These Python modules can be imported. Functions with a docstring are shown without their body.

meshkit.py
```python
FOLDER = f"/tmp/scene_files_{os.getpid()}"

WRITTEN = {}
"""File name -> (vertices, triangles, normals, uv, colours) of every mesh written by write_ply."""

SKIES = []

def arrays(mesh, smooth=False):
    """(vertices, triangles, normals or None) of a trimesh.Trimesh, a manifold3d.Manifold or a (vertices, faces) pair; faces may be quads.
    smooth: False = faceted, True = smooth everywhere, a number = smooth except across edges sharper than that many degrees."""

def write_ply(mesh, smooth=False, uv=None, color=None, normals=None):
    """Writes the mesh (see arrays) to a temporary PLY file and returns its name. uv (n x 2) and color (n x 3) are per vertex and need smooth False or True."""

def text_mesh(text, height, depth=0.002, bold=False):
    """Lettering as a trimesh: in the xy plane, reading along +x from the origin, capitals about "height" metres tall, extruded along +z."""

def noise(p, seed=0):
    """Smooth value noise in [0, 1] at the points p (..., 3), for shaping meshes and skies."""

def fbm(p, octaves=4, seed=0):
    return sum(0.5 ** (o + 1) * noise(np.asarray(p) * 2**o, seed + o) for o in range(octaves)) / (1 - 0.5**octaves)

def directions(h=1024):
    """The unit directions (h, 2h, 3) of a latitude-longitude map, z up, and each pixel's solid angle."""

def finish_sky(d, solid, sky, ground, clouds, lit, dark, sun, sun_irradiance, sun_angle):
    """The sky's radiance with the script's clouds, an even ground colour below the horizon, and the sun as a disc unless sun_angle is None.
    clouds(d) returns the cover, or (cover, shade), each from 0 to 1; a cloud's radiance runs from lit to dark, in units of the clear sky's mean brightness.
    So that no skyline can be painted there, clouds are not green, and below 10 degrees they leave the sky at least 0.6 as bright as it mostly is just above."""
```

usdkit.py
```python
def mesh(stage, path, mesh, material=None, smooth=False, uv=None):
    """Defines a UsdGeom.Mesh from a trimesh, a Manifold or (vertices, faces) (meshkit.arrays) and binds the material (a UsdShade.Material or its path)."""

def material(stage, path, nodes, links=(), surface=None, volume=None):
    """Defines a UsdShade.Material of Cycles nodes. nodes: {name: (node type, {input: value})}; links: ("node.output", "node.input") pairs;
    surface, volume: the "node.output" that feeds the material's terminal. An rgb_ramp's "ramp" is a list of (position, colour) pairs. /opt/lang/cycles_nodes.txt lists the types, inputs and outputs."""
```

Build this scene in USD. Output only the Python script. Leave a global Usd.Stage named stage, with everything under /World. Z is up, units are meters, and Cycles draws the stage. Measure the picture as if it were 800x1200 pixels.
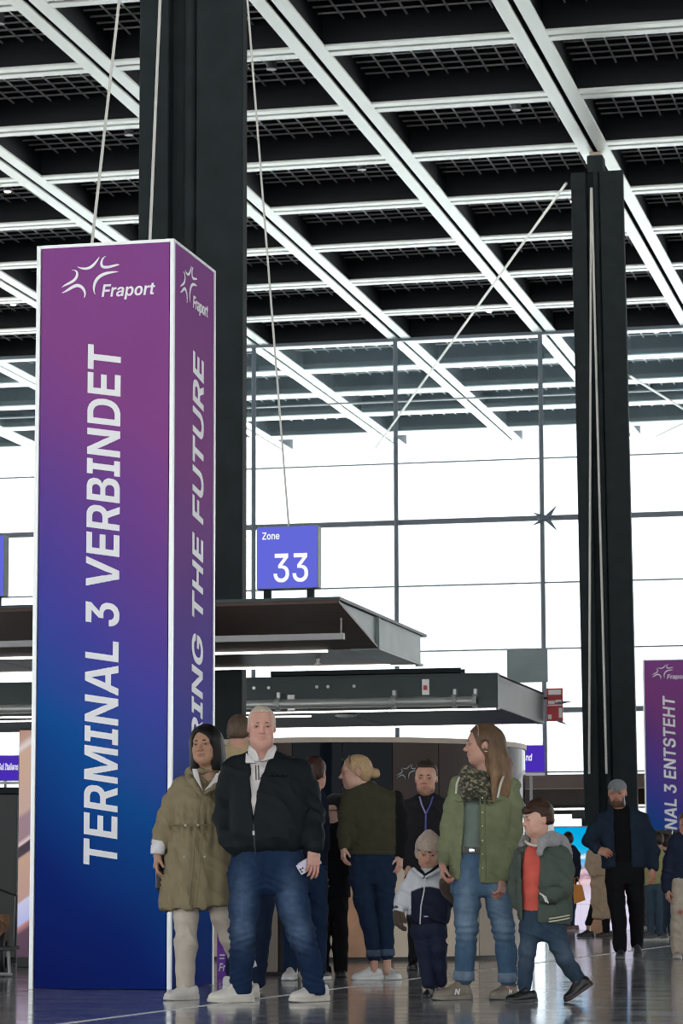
import math, random
import numpy as np
import trimesh, usdkit, meshkit
from pxr import Usd, UsdGeom, UsdLux, UsdShade, Sdf, Gf, Vt

random.seed(7)
RNG = np.random.default_rng(11)
stage = Usd.Stage.CreateInMemory()
UsdGeom.SetStageUpAxis(stage, 'Z')
UsdGeom.SetStageMetersPerUnit(stage, 1.0)
WORLD = UsdGeom.Xform.Define(stage, '/World')
UsdGeom.Scope.Define(stage, '/World/Looks')
stage.SetDefaultPrim(WORLD.GetPrim())

# ------------------------------------------------------------------ camera
W_PX, H_PX, F_PX, HORIZON, EYE, YAW, ROLL = 800, 1200, 3350.0, 1044.0, 0.65, math.radians(13.0), 0.003
PITCH = math.atan((HORIZON - 600) / F_PX)
RIGHT_H = np.array([math.cos(YAW), math.sin(YAW), 0.0])
FWD_H = np.array([-math.sin(YAW), math.cos(YAW), 0.0])
_fwd = FWD_H * math.cos(PITCH) + np.array([0, 0, math.sin(PITCH)])
_up = -FWD_H * math.sin(PITCH) + np.array([0, 0, math.cos(PITCH)])
_r, _u = RIGHT_H - ROLL * _up, _up + ROLL * RIGHT_H
_r, _u = _r / np.linalg.norm(_r), _u / np.linalg.norm(_u)
CAM_POS = np.array([0.0, 0.0, EYE])
cam = UsdGeom.Camera.Define(stage, '/World/Camera')
m4 = np.eye(4)
m4[0, :3], m4[1, :3], m4[2, :3], m4[3, :3] = _r, _u, -_fwd, CAM_POS
cam.AddTransformOp().Set(Gf.Matrix4d(*m4.ravel().tolist()))
cam.CreateHorizontalApertureAttr(36.0)
cam.CreateVerticalApertureAttr(54.0)
cam.CreateFocalLengthAttr(F_PX / W_PX * 36.0)
cam.CreateClippingRangeAttr(Gf.Vec2f(0.5, 2000))
cam.CreateFStopAttr(18.0)
cam.CreateFocusDistanceAttr(18.5)
cam.CreateExposureAttr(0.98)

# ------------------------------------------------------------------ light: a bright overcast sky, seen through the glass of the hall
SKY = 0.42
dome = UsdLux.DomeLight.Define(stage, '/World/Sky')
dome.CreateColorAttr(Gf.Vec3f(0.96, 0.985, 1.0))
dome.CreateIntensityAttr(SKY)
# high sun behind the glass wall: the deep roof keeps it out of the hall, it lights the apron outside
SUN_EL, SUN_AZ = math.radians(56.0), math.radians(70.0)
sun = UsdLux.DistantLight.Define(stage, '/World/Sun')
_s = np.array([math.cos(SUN_EL) * math.cos(SUN_AZ), math.cos(SUN_EL) * math.sin(SUN_AZ), math.sin(SUN_EL)])
_sx = np.cross([0, 0, 1.0], _s)
_sx /= np.linalg.norm(_sx)
_sy = np.cross(_s, _sx)
m4 = np.eye(4)
m4[0, :3], m4[1, :3], m4[2, :3] = _sx, _sy, _s
sun.AddTransformOp().Set(Gf.Matrix4d(*m4.ravel().tolist()))
sun.CreateAngleAttr(0.6)
sun.CreateIntensityAttr(6.0)
sun.CreateNormalizeAttr(True)
sun.CreateColorAttr(Gf.Vec3f(1.0, 0.97, 0.92))


def cam_to_px(p):
    d = np.asarray(p, float) - CAM_POS
    z = d @ _fwd
    return 400 + F_PX * (d @ _r) / z, 600 - F_PX * (d @ _u) / z


def ray(u, v):
    return _fwd + (u - 400) / F_PX * _r + (600 - v) / F_PX * _u


def at_D(u, v, D):          # point on the sight line at forward ground distance D
    d = ray(u, v)
    return CAM_POS + d * (D / (d @ FWD_H))


def at_z(u, v, z=0.0):
    d = ray(u, v)
    return CAM_POS + d * ((z - EYE) / d[2])


def at_Y(u, v, Y):
    d = ray(u, v)
    return CAM_POS + d * (Y / d[1])


def at_X(u, v, X):
    d = ray(u, v)
    return CAM_POS + d * (X / d[0])
# ------------------------------------------------------------------ helpers
_names = {}


def numbered(parent, name):
    k = (parent, name)
    n = _names.get(k, 0)
    _names[k] = n + 1
    return f'{parent}/{name}' if n == 0 else f'{parent}/{name}_{n:03d}'


def path_of(p):
    if p is None:
        return '/World'
    return str(p.GetPath()) if hasattr(p, 'GetPath') else str(p)


def tag(o, label=None, cat=None, group=None, kind=None):
    p = o.GetPrim() if hasattr(o, 'GetPrim') else o
    for k, v in (('label', label), ('category', cat), ('group', group), ('kind', kind)):
        if v:
            p.SetCustomDataByKey(k, v)
    return p


def thing(name, label=None, cat=None, loc=(0, 0, 0), rotz=0.0, group=None, kind=None, parent=None):
    x = UsdGeom.Xform.Define(stage, numbered(path_of(parent), name))
    x.AddTranslateOp().Set(Gf.Vec3d(*[float(c) for c in loc]))
    if rotz:
        x.AddRotateZOp().Set(math.degrees(rotz))
    return tag(x, label, cat, group, kind)


def obj(name, mesh, mat, parent=None, smooth=False, color=None, label=None, cat=None, group=None, kind=None):
    if isinstance(mesh, list):
        mesh = trimesh.util.concatenate(mesh)
    m = usdkit.mesh(stage, numbered(path_of(parent), name), mesh, mat, smooth=smooth)
    if color is not None:
        UsdGeom.PrimvarsAPI(m).CreatePrimvar('tone', Sdf.ValueTypeNames.Color3fArray, 'vertex').Set(
            Vt.Vec3fArray.FromNumpy(np.asarray(color, np.float32)))
    return tag(m, label, cat, group, kind)


def box(x0, x1, y0, y1, z0, z1, bevel=0.0):
    if bevel:
        import manifold3d as mf
        b = bevel
        pts = [(x, y, z) for x in (x0 + b, x1 - b) for y in (y0 + b, y1 - b) for z in (z0, z1)]
        pts += [(x, y, z) for x in (x0, x1) for y in (y0 + b, y1 - b) for z in (z0 + b, z1 - b)]
        pts += [(x, y, z) for x in (x0 + b, x1 - b) for y in (y0, y1) for z in (z0 + b, z1 - b)]
        return trimesh.convex.convex_hull(np.array(pts))
    m = trimesh.creation.box((x1 - x0, y1 - y0, z1 - z0))
    m.apply_translation(((x0 + x1) / 2, (y0 + y1) / 2, (z0 + z1) / 2))
    return m


def rod(a, b, r, sides=8, r2=None):
    a, b = np.asarray(a, float), np.asarray(b, float)
    return tube([a, b], [r, r if r2 is None else r2], sides)


def tube(pts, r, sides=8):
    p = np.asarray(pts, float)
    r = np.broadcast_to(r, (len(p),))
    t = np.gradient(p, axis=0)
    t /= np.linalg.norm(t, axis=1, keepdims=True)
    ref = np.array([0, 0, 1.0]) if abs(t[0, 2]) < 0.9 else np.array([1.0, 0, 0])
    v = []
    a = np.cross(t[0], ref)
    for i in range(len(p)):
        a = a - (a @ t[i]) * t[i]
        a /= np.linalg.norm(a)
        b = np.cross(t[i], a)
        an = np.arange(sides) * 2 * np.pi / sides
        v.append(p[i] + r[i] * (np.cos(an)[:, None] * a + np.sin(an)[:, None] * b))
    n = len(p)
    v = np.vstack(v + [p[:1], p[-1:]])
    f = []
    for i in range(n - 1):
        for j in range(sides):
            k = (j + 1) % sides
            f += [[i * sides + j, (i + 1) * sides + k, i * sides + k], [i * sides + j, (i + 1) * sides + j, (i + 1) * sides + k]]
    for j in range(sides):
        k = (j + 1) % sides
        f += [[n * sides, j, k], [n * sides + 1, (n - 1) * sides + k, (n - 1) * sides + j]]
    m = trimesh.Trimesh(v, np.array(f), process=False)
    if m.volume < 0:
        m.invert()
    return m


def prism(poly, x0, x1):
    """A y-z outline swept along x."""
    from shapely.geometry import Polygon
    m = trimesh.creation.extrude_polygon(Polygon(poly), x1 - x0, engine='earcut')
    v = np.array(m.vertices)
    m = trimesh.Trimesh(np.stack([v[:, 2] + x0, v[:, 0], v[:, 1]], 1), m.faces, process=False)
    if m.volume < 0:
        m.invert()
    return m


_fonts = {}


def lettering(text, height, weight=700, depth=0.004, italic=0.0, squeeze=1.0, track=0.0):
    """Flat letters along +x, capitals `height` tall, extruded +z."""
    import glob
    from PIL import Image, ImageDraw, ImageFont
    from shapely import affinity, box as sbox, union_all
    if weight not in _fonts:
        f = ImageFont.truetype(glob.glob('/opt/blender-*/*/datafiles/fonts/Inter.woff2')[0], 160)
        try:
            f.set_variation_by_axes([24, weight])
        except Exception:
            pass
        _fonts[weight] = f
    f = _fonts[weight]
    x = 0.0
    geoms = []
    s = height / (0.727 * 160)
    for ch in text:
        adv = f.getlength(ch)
        if ch != ' ':
            x0, y0, x1, y1 = f.getbbox(ch, anchor='ls')
            im = Image.new('L', (x1 - x0 + 8, y1 - y0 + 8))
            ImageDraw.Draw(im).text((4 - x0, 4 - y0), ch, 255, f, anchor='ls')
            on = np.pad(np.asarray(im) > 127, ((0, 0), (1, 1))).astype(np.int8)
            rows, starts = np.nonzero(np.diff(on, axis=1) == 1)
            ends = np.nonzero(np.diff(on, axis=1) == -1)[1]
            sh = union_all(sbox(starts, -rows - 1, ends, -rows)).buffer(0.9).buffer(-0.9).simplify(0.8)
            sh = affinity.translate(sh, x - 4 + x0, 4 - y0)
            geoms += list(getattr(sh, 'geoms', [sh]))
        x += adv + track * 160
    out = []
    for g in geoms:
        g = affinity.affine_transform(g, [s * squeeze, s * math.tan(italic), 0, s, 0, 0])
        out.append(trimesh.creation.extrude_polygon(g, depth, engine='earcut'))
    return trimesh.util.concatenate(out)


def place2(m, origin, ex, ey):
    """Maps a mesh drawn in x-y (thickness z) onto the plane origin + x ex + y ey."""
    ex, ey = np.asarray(ex, float), np.asarray(ey, float)
    en = np.cross(ex / np.linalg.norm(ex), ey / np.linalg.norm(ey))
    v = np.array(m.vertices)
    w = np.asarray(origin) + v[:, :1] * ex + v[:, 1:2] * ey + v[:, 2:3] * en
    return trimesh.Trimesh(w, m.faces, process=False)


def fit_len(m, length):
    v = np.array(m.vertices)
    k = length / (v[:, 0].max() - v[:, 0].min())
    v[:, 0] = (v[:, 0] - v[:, 0].min()) * k
    return trimesh.Trimesh(v, m.faces, process=False)


# ------------------------------------------------------------------ materials
LK = '/World/Looks/'


def srgb(*c):
    c = np.array(c, float) / 255
    return tuple(np.where(c < 0.04045, c / 12.92, ((c + 0.055) / 1.055) ** 2.4).tolist())


def plain(name, color, rough=0.5, metallic=0.0, spec=0.5, noise=0.0, scale=6.0, bump=0.0, bscale=80.0, sheen=0.0, coat=0.0):
    n = {'p': ('principled_bsdf', {'base_color': color, 'roughness': rough, 'metallic': metallic, 'specular_ior_level': spec,
                                   'sheen_weight': sheen, 'coat_weight': coat})}
    l = []
    if noise or bump:
        n['tc'] = ('texture_coordinate', {})
    if noise:
        n['n'] = ('noise_texture', {'scale': scale, 'detail': 4.0})
        a, b = [tuple(max(0, x * (1 + s * noise)) for x in color) for s in (-1, 1)]
        n['r'] = ('rgb_ramp', {'ramp': [(0.3, a), (0.7, b)]})
        l += [('tc.object', 'n.vector'), ('n.fac', 'r.fac'), ('r.color', 'p.base_color')]
    if bump:
        n['bn'] = ('noise_texture', {'scale': bscale, 'detail': 3.0})
        n['b'] = ('bump', {'strength': bump, 'distance': 0.01})
        l += [('tc.object', 'bn.vector'), ('bn.fac', 'b.height'), ('b.normal', 'p.normal')]
    return usdkit.material(stage, LK + name, n, l, surface='p.BSDF')


EMIT = 0.52      # a screen's white against the camera's exposure


def glow(name, color, strength):
    return usdkit.material(stage, LK + name, {'e': ('emission', {'color': color, 'strength': strength * EMIT})}, [], surface='e.emission')


M = {}
M['steel_dark'] = plain('steel_dark', (0.020, 0.026, 0.029), 0.6, spec=0.07, noise=0.15, scale=3.0)
M['web_black'] = plain('web_black', (0.006, 0.008, 0.012), 0.6, spec=0.2)
M['panel_black'] = plain('panel_black', (0.008, 0.008, 0.010), 0.8)
M['flange_white'] = plain('flange_white', (0.58, 0.62, 0.60), 0.45)
M['lattice_grey'] = plain('lattice_grey', (0.50, 0.50, 0.50), 0.5)
M['mullion'] = plain('mullion', (0.10, 0.13, 0.16), 0.4)
M['wire'] = plain('wire', (0.55, 0.55, 0.52), 0.4)
M['wire_grey'] = plain('wire_grey', (0.25, 0.25, 0.24), 0.4)
M['aluminium'] = plain('aluminium', (0.72, 0.75, 0.76), 0.35, metallic=0.3)
M['white_print'] = plain('white_print', (0.86, 0.87, 0.90), 0.55)
M['soffit'] = plain('soffit', (0.125, 0.085, 0.072), 0.5, noise=0.15, scale=2.0)
M['fascia_green'] = plain('fascia_green', (0.045, 0.060, 0.062), 0.5, spec=0.25, noise=0.12, scale=2.0)
M['fascia_light'] = plain('fascia_light', (0.21, 0.26, 0.265), 0.5, noise=0.12, scale=2.5)
M['pipe'] = plain('pipe', (0.42, 0.44, 0.43), 0.35, metallic=0.5)
M['strip_light'] = glow('strip_light', (1.0, 0.94, 0.90), 3.0)
M['lamp'] = glow('lamp', (1.0, 0.86, 0.70), 4.0)
M['red'] = plain('red', (0.50, 0.05, 0.06), 0.5)
M['white'] = plain('white', (0.78, 0.78, 0.78), 0.5)
M['black'] = plain('black', (0.012, 0.012, 0.013), 0.5)
M['grey'] = plain('grey', (0.30, 0.30, 0.31), 0.5)
M['beige_panel'] = plain('beige_panel', (0.36, 0.30, 0.24), 0.5, noise=0.06, scale=2.0)
M['cream_panel'] = plain('cream_panel', (0.55, 0.45, 0.34), 0.35, noise=0.05, scale=2.0)
M['wood_panel'] = plain('wood_panel', (0.42, 0.22, 0.12), 0.4, noise=0.2, scale=5.0)
M['brown_dark'] = plain('brown_dark', (0.026, 0.015, 0.011), 0.25, spec=0.12, noise=0.3, scale=1.5)
M['chrome'] = plain('chrome', (0.75, 0.77, 0.78), 0.12, metallic=1.0)
M['purple_sign'] = glow('purple_sign', srgb(72, 45, 175), 1.0)
M['zone_blue'] = glow('zone_blue', srgb(98, 104, 214), 1.0)
M['inlay'] = plain('inlay', (0.88, 0.88, 0.86), 0.6, spec=0.2)
M['sign_white'] = glow('sign_white', (0.95, 0.95, 1.0), 1.0)
M['booth_glass'] = plain('booth_glass', (0.006, 0.009, 0.013), 0.05, spec=0.05)

# polished terrazzo
M['floor'] = usdkit.material(stage, LK + 'floor', {
    'g': ('geometry', {}), 'n': ('noise_texture', {'scale': 0.9, 'detail': 5.0}), 'v': ('voronoi_texture', {'scale': 55.0}),
    'r': ('rgb_ramp', {'ramp': [(0.3, (0.31, 0.31, 0.33)), (0.7, (0.39, 0.39, 0.41))]}),
    'rv': ('rgb_ramp', {'ramp': [(0.0, (0.75, 0.75, 0.78)), (1.0, (1.15, 1.13, 1.1))]}),
    'mx': ('mix_color', {'blend_type': 'multiply', 'fac': 0.6}),
    'n2': ('noise_texture', {'scale': 3.0, 'detail': 3.0}),
    'rr': ('map_range', {'from_min': 0.3, 'from_max': 0.7, 'to_min': 0.08, 'to_max': 0.14}),
    'n3': ('noise_texture', {'scale': 1.3, 'detail': 1.0}), 'b': ('bump', {'strength': 0.03, 'distance': 0.02}),
    'p': ('principled_bsdf', {'specular_ior_level': 0.5})},
    [('g.position', 'n.vector'), ('g.position', 'v.vector'), ('g.position', 'n2.vector'), ('g.position', 'n3.vector'), ('n.fac', 'r.fac'),
     ('v.distance', 'rv.fac'), ('r.color', 'mx.a'), ('rv.color', 'mx.b'), ('mx.result', 'p.base_color'), ('n2.fac', 'rr.value'),
     ('rr.result', 'p.roughness'), ('n3.fac', 'b.height'), ('b.normal', 'p.normal')], surface='p.BSDF')
M['apron'] = plain('apron', (0.50, 0.50, 0.49), 0.8, noise=0.1, scale=0.1)

# window glass
M['glass'] = usdkit.material(stage, LK + 'glass', {
    't': ('transparent_bsdf', {'color': (0.88, 0.93, 0.95)}), 'g': ('glossy_bsdf', {'color': (0.9, 0.95, 1.0), 'roughness': 0.02}),
    'f': ('fresnel', {'IOR': 1.45}), 'm': ('mix_closure', {}), 'dust': ('translucent_bsdf', {'color': (0.62, 0.85, 1.0)}), 'm2': ('mix_closure', {'fac': 0.012})},
    [('f.fac', 'm.fac'), ('t.BSDF', 'm.closure1'), ('g.BSDF', 'm.closure2'), ('m.closure', 'm2.closure1'), ('dust.BSDF', 'm2.closure2')], surface='m2.closure')


def tower_print(name):
    """The banner's printed gradient: violet at the top to navy at the foot, bluer on the left (object space: x across, z up)."""
    stops = [(0.0, srgb(10, 24, 96)), (0.18, srgb(14, 40, 122)), (0.36, srgb(18, 84, 160)), (0.50, srgb(72, 74, 168)), (0.66, srgb(106, 72, 152)),
             (0.82, srgb(136, 74, 141)), (1.0, srgb(134, 74, 141))]
    return usdkit.material(stage, LK + name, {
        'tc': ('texture_coordinate', {}), 's': ('separate_xyz', {}),
        'z': ('math', {'math_type': 'multiply', 'value2': 0.178}), 'x': ('math', {'math_type': 'multiply_add', 'value2': 0.16, 'value3': 0.02}),
        'a': ('math', {'math_type': 'add'}), 'n': ('noise_texture', {'scale': 0.9, 'detail': 1.0}),
        'nn': ('math', {'math_type': 'multiply_add', 'value2': 0.10, 'value3': -0.05}), 'a2': ('math', {'math_type': 'add'}),
        'r': ('rgb_ramp', {'ramp': stops}), 'p': ('principled_bsdf', {'roughness': 0.7, 'specular_ior_level': 0.06})},
        [('tc.object', 's.vector'), ('s.z', 'z.value1'), ('s.x', 'x.value1'), ('z.value', 'a.value1'), ('x.value', 'a.value2'),
         ('tc.object', 'n.vector'), ('n.fac', 'nn.value1'), ('a.value', 'a2.value1'), ('nn.value', 'a2.value2'), ('a2.value', 'r.fac'),
         ('r.color', 'p.base_color')], surface='p.BSDF')


M['tower_print'] = tower_print('tower_print')

# ------------------------------------------------------------------ the hall: floor, roof, columns, glass wall
ROOF_Z, FAC_Y, ROOF_Y1 = 18.0, 87.3, 109.4
HX0, HX1, HY0 = -90.0, 110.0, -18.0     # the open sides of the hall
obj('floor', box(HX0, HX1, HY0, FAC_Y, -0.2, 0), M['floor'], kind='structure')
obj('ground', box(-400, 400, -400, 500, -0.4, -0.201), M['apron'], kind='structure')

P0, P1 = at_z(95, 1197), at_z(785, 1108.5)
dv = (P1 - P0) / np.linalg.norm(P1 - P0)
nv = np.array([-dv[1], dv[0], 0])
a, b = P0 - dv * 14, P1 + dv * 30
pts = [a - nv * 0.022, a + nv * 0.022, b + nv * 0.022, b - nv * 0.022]
v = np.array([[*p[:2], z] for z in (-0.003, 0.0012) for p in pts])
obj('trim_1', trimesh.convex.convex_hull(v), M['inlay'], kind='structure', label='thin pale inlaid joint line running diagonally across the polished floor')

ceil = thing('ceiling', 'dark coffered steel roof with a grid of white flanged beams', None, kind='structure')
obj('roof_deck', box(HX0, HX1, HY0, ROOF_Y1, ROOF_Z + 0.95, ROOF_Z + 1.1), M['panel_black'], ceil)
BX = [-8.98 + 4.63 * k for k in range(-17, 26)]
BY = [65.3 + 4.5 * k for k in range(-21, 10)]
for x in BX:
    parts = [box(x - 0.36, x - 0.065, HY0, ROOF_Y1, ROOF_Z, ROOF_Z + 0.05), box(x + 0.065, x + 0.36, HY0, ROOF_Y1, ROOF_Z, ROOF_Z + 0.05)]
    mb = obj('main_beam', [box(x - 0.27, x - 0.12, HY0, ROOF_Y1, ROOF_Z + 0.05, ROOF_Z + 0.95), box(x + 0.12, x + 0.27, HY0, ROOF_Y1, ROOF_Z + 0.05, ROOF_Z + 0.95)], M['web_black'], ceil)
    obj('flange', parts, M['flange_white'], mb)
for y in BY:
    segs, webs = [], []
    for x in BX[:-1]:
        for s in (-1, 1):
            y0, y1 = sorted((y + s * 0.075, y + s * 0.345))
            segs.append(box(x + 0.362, x + 4.63 - 0.362, y0, y1, ROOF_Z + 0.003, ROOF_Z + 0.05))
        webs.append(box(x + 0.29, x + 4.63 - 0.29, y - 0.2, y + 0.2, ROOF_Z + 0.05, ROOF_Z + 0.95))
    cb = obj('cross_beam', webs, M['web_black'], ceil)
    obj('flange', segs, M['flange_white'], cb)
# the wire grid inside the coffers that the photograph shows
bars = []
for x in BX[:-1]:
    if not -34 < x < -2:
        continue
    for y in BY:
        if 50 < y < 105:
            z = ROOF_Z + 0.60
            for k in range(1, 9):
                xx = x + 0.3 + k * 4.03 / 9
                bars.append(box(xx - 0.017, xx + 0.017, y + 0.25, y + 4.25, z, z + 0.03))
            for k in range(1, 9):
                yy = y + 0.22 + k * 4.06 / 9
                bars.append(box(x + 0.3, x + 4.33, yy - 0.02, yy + 0.02, z, z + 0.03))
obj('wire_grid', bars, M['lattice_grey'], ceil, kind='stuff')
for i, x in enumerate(BX[:-1]):
    if not -34 < x < -2:
        continue
    for j, y in enumerate(BY):
        if 50 < y < 100:
            r = RNG.random()
            xx, yy = (x + 0.55, y + 1.2) if (i + j) % 2 else (x + 3.2, y + 2.2)
            c = trimesh.creation.cylinder(0.11, 0.22, sections=12)
            c.apply_translation((xx, yy, ROOF_Z + 0.48))
            d = obj('downlight', c, M['grey'] if r < 0.7 else M['black'], ceil)
            if r < 0.30:
                e = trimesh.creation.cylinder(0.085, 0.02, sections=12)
                e.apply_translation((xx, yy, ROOF_Z + 0.362))
                obj('lens', e, M['lamp'], d)


def column(y, label, lean=0.0):
    x = -8.98
    t = thing('steel_column', label, 'column', (x, y, 0), kind=None, group=None)
    sh = lambda m: (m.apply_transform(np.array([[1, 0, -lean / ROOF_Z, 0], [0, 1, 0, 0], [0, 0, 1, 0], [0, 0, 0, 1.0]])) if lean else m)
    top = ROOF_Z - 0.02
    t_cap = top - 0.5
    a = obj('flange_box', sh(box(-0.44, -0.09, -0.30, -0.10, 0, t_cap, 0.012)), M['steel_dark'], t)
    b = obj('flange_box', sh(box(0.24, 0.79, -0.30, -0.10, 0, t_cap, 0.012)), M['steel_dark'], t)
    obj('web', sh(box(-0.30, 0.66, -0.12, 0.30, 0, t_cap)), M['steel_dark'], t)
    p = trimesh.creation.cylinder(0.08, t_cap, sections=20)
    p.apply_translation((0.145, -0.18, t_cap / 2))
    obj('downpipe', sh(p), M['steel_dark'], t, smooth=40)
    obj('base_plate', box(-0.62, 0.92, -0.5, 0.5, 0, 0.05, 0.01), M['steel_dark'], t)
    h = obj('head_bearing', sh(box(-0.06, 0.32, -0.22, 0.22, t_cap, top - 0.08, 0.02)), M['steel_dark'], t)
    obj('bearing_pad', sh(box(0.0, 0.26, -0.2, 0.2, top - 0.08, top)), M['beige_panel'], h)
    if lean:
        for (u0, u1) in ((0.05, -0.30), (0.06, 0.10)):
            obj('tension_rod', rod((u0 - lean, -0.33, top - 0.9), (u1 - 0.02, -0.36, 3.3), 0.028, 6), M['wire'], t)
    return t


column(30.85, 'broad dark grey steel column rising behind the large purple banner tower')
column(65.85, 'slimmer distant dark steel column with pale tension rods, right of the bright glass wall', 0.13)

wall = thing('wall_back', 'tall glazed end wall with thin dark mullions and transoms', None, kind='structure')
MX = [-23.0 + 4.63 * k for k in range(-5, 12)]
TZ = [(0.05, 0.08), (2.2, 0.05), (4.25, 0.05), (6.15, 0.17), (8.05, 0.05), (10.1, 0.05), (12.12, 0.17), (14.0, 0.045), (16.0, 0.05), (17.97, 0.11)]
for x in MX:
    c = trimesh.creation.cylinder(0.075, 17.9, sections=12)
    c.apply_translation((x, FAC_Y - 0.1, 8.95))
    mm = obj('mullion', c, M['mullion'], wall, smooth=40)
for z, h in TZ:
    obj('transom', box(MX[0], MX[-1], FAC_Y - 0.05, FAC_Y + 0.05, z - h / 2, z + h / 2), M['mullion'], wall)
for i in range(len(MX) - 1):
    for j in range(len(TZ) - 1):
        if -36 < MX[i] < 0:
            obj('glass_pane', box(MX[i] + 0.01, MX[i + 1] - 0.01, FAC_Y + 0.06, FAC_Y + 0.08, TZ[j][0] + 0.01, TZ[j + 1][0] - 0.01), M['glass'], wall)
# spiked anchor where a stay meets the thick transom
s0 = at_Y(640, 607.5, FAC_Y - 0.35)
sp = []
for ang, L in ((155, 0.45), (205, 0.45), (50, 0.5), (-50, 0.5), (0, 0.22), (180, 0.3)):
    d = np.array([math.cos(math.radians(ang)), 0, math.sin(math.radians(ang))])
    sp.append(rod(s0, s0 + d * L, 0.10, 6, 0.012))
sp.append(rod(s0, s0 + np.array([0, 0.33, 0]), 0.06, 8))
obj('stay_anchor', sp, M['mullion'], wall)


def cable(p, q, r, label, mat='wire', sag=0.0):
    pts = [p + (q - p) * t + np.array([0, 0, -sag * 4 * t * (1 - t)]) for t in np.linspace(0, 1, 17 if sag else 2)]
    return obj('steel_cable', tube(pts, r, 6), M[mat], label=label, cat='cable')


# ------------------------------------------------------------------ banner towers
STAR = [  # the emblem's five tapered strokes, in its own units: (points, greatest width)
    ([(183, 128), (205, 136), (232, 135), (256, 118), (275, 92)], 11),
    ([(302, 92), (284, 112), (286, 130), (310, 136), (358, 130)], 11),
    ([(355, 157), (310, 160), (270, 178), (254, 208), (258, 244)], 13),
    ([(118, 209), (150, 193), (178, 172), (182, 156), (159, 140)], 11),
    ([(118, 231), (155, 214), (188, 205), (207, 218), (212, 256)], 13)]


def star_mesh(depth):
    """Star emblem in x right / y up, 1 unit = 100 source units."""
    from scipy.interpolate import CubicSpline
    from shapely.geometry import Polygon
    out = []
    for pts, w in STAR:
        p = np.array([(x, -y) for x, y in pts], float)
        t = np.r_[0, np.cumsum(np.linalg.norm(np.diff(p, axis=0), axis=1))]
        cs = CubicSpline(t / t[-1], p)
        s = np.linspace(0, 1, 22)
        c, d = cs(s), cs(s, 1)
        n = np.stack([-d[:, 1], d[:, 0]], 1) / np.linalg.norm(d, axis=1, keepdims=True)
        h = (w / 2 * np.sin(np.pi * np.clip(s, 0.02, 0.98)) ** 0.7)[:, None]
        poly = Polygon(np.vstack([c + n * h, (c - n * h)[::-1]])).buffer(0)
        for g in getattr(poly, 'geoms', [poly]):
            out.append(trimesh.creation.extrude_polygon(g, depth * 100, engine='earcut'))
    m = trimesh.util.concatenate(out)
    v = np.array(m.vertices) / 100
    return trimesh.Trimesh(v, m.faces, process=False)


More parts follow.
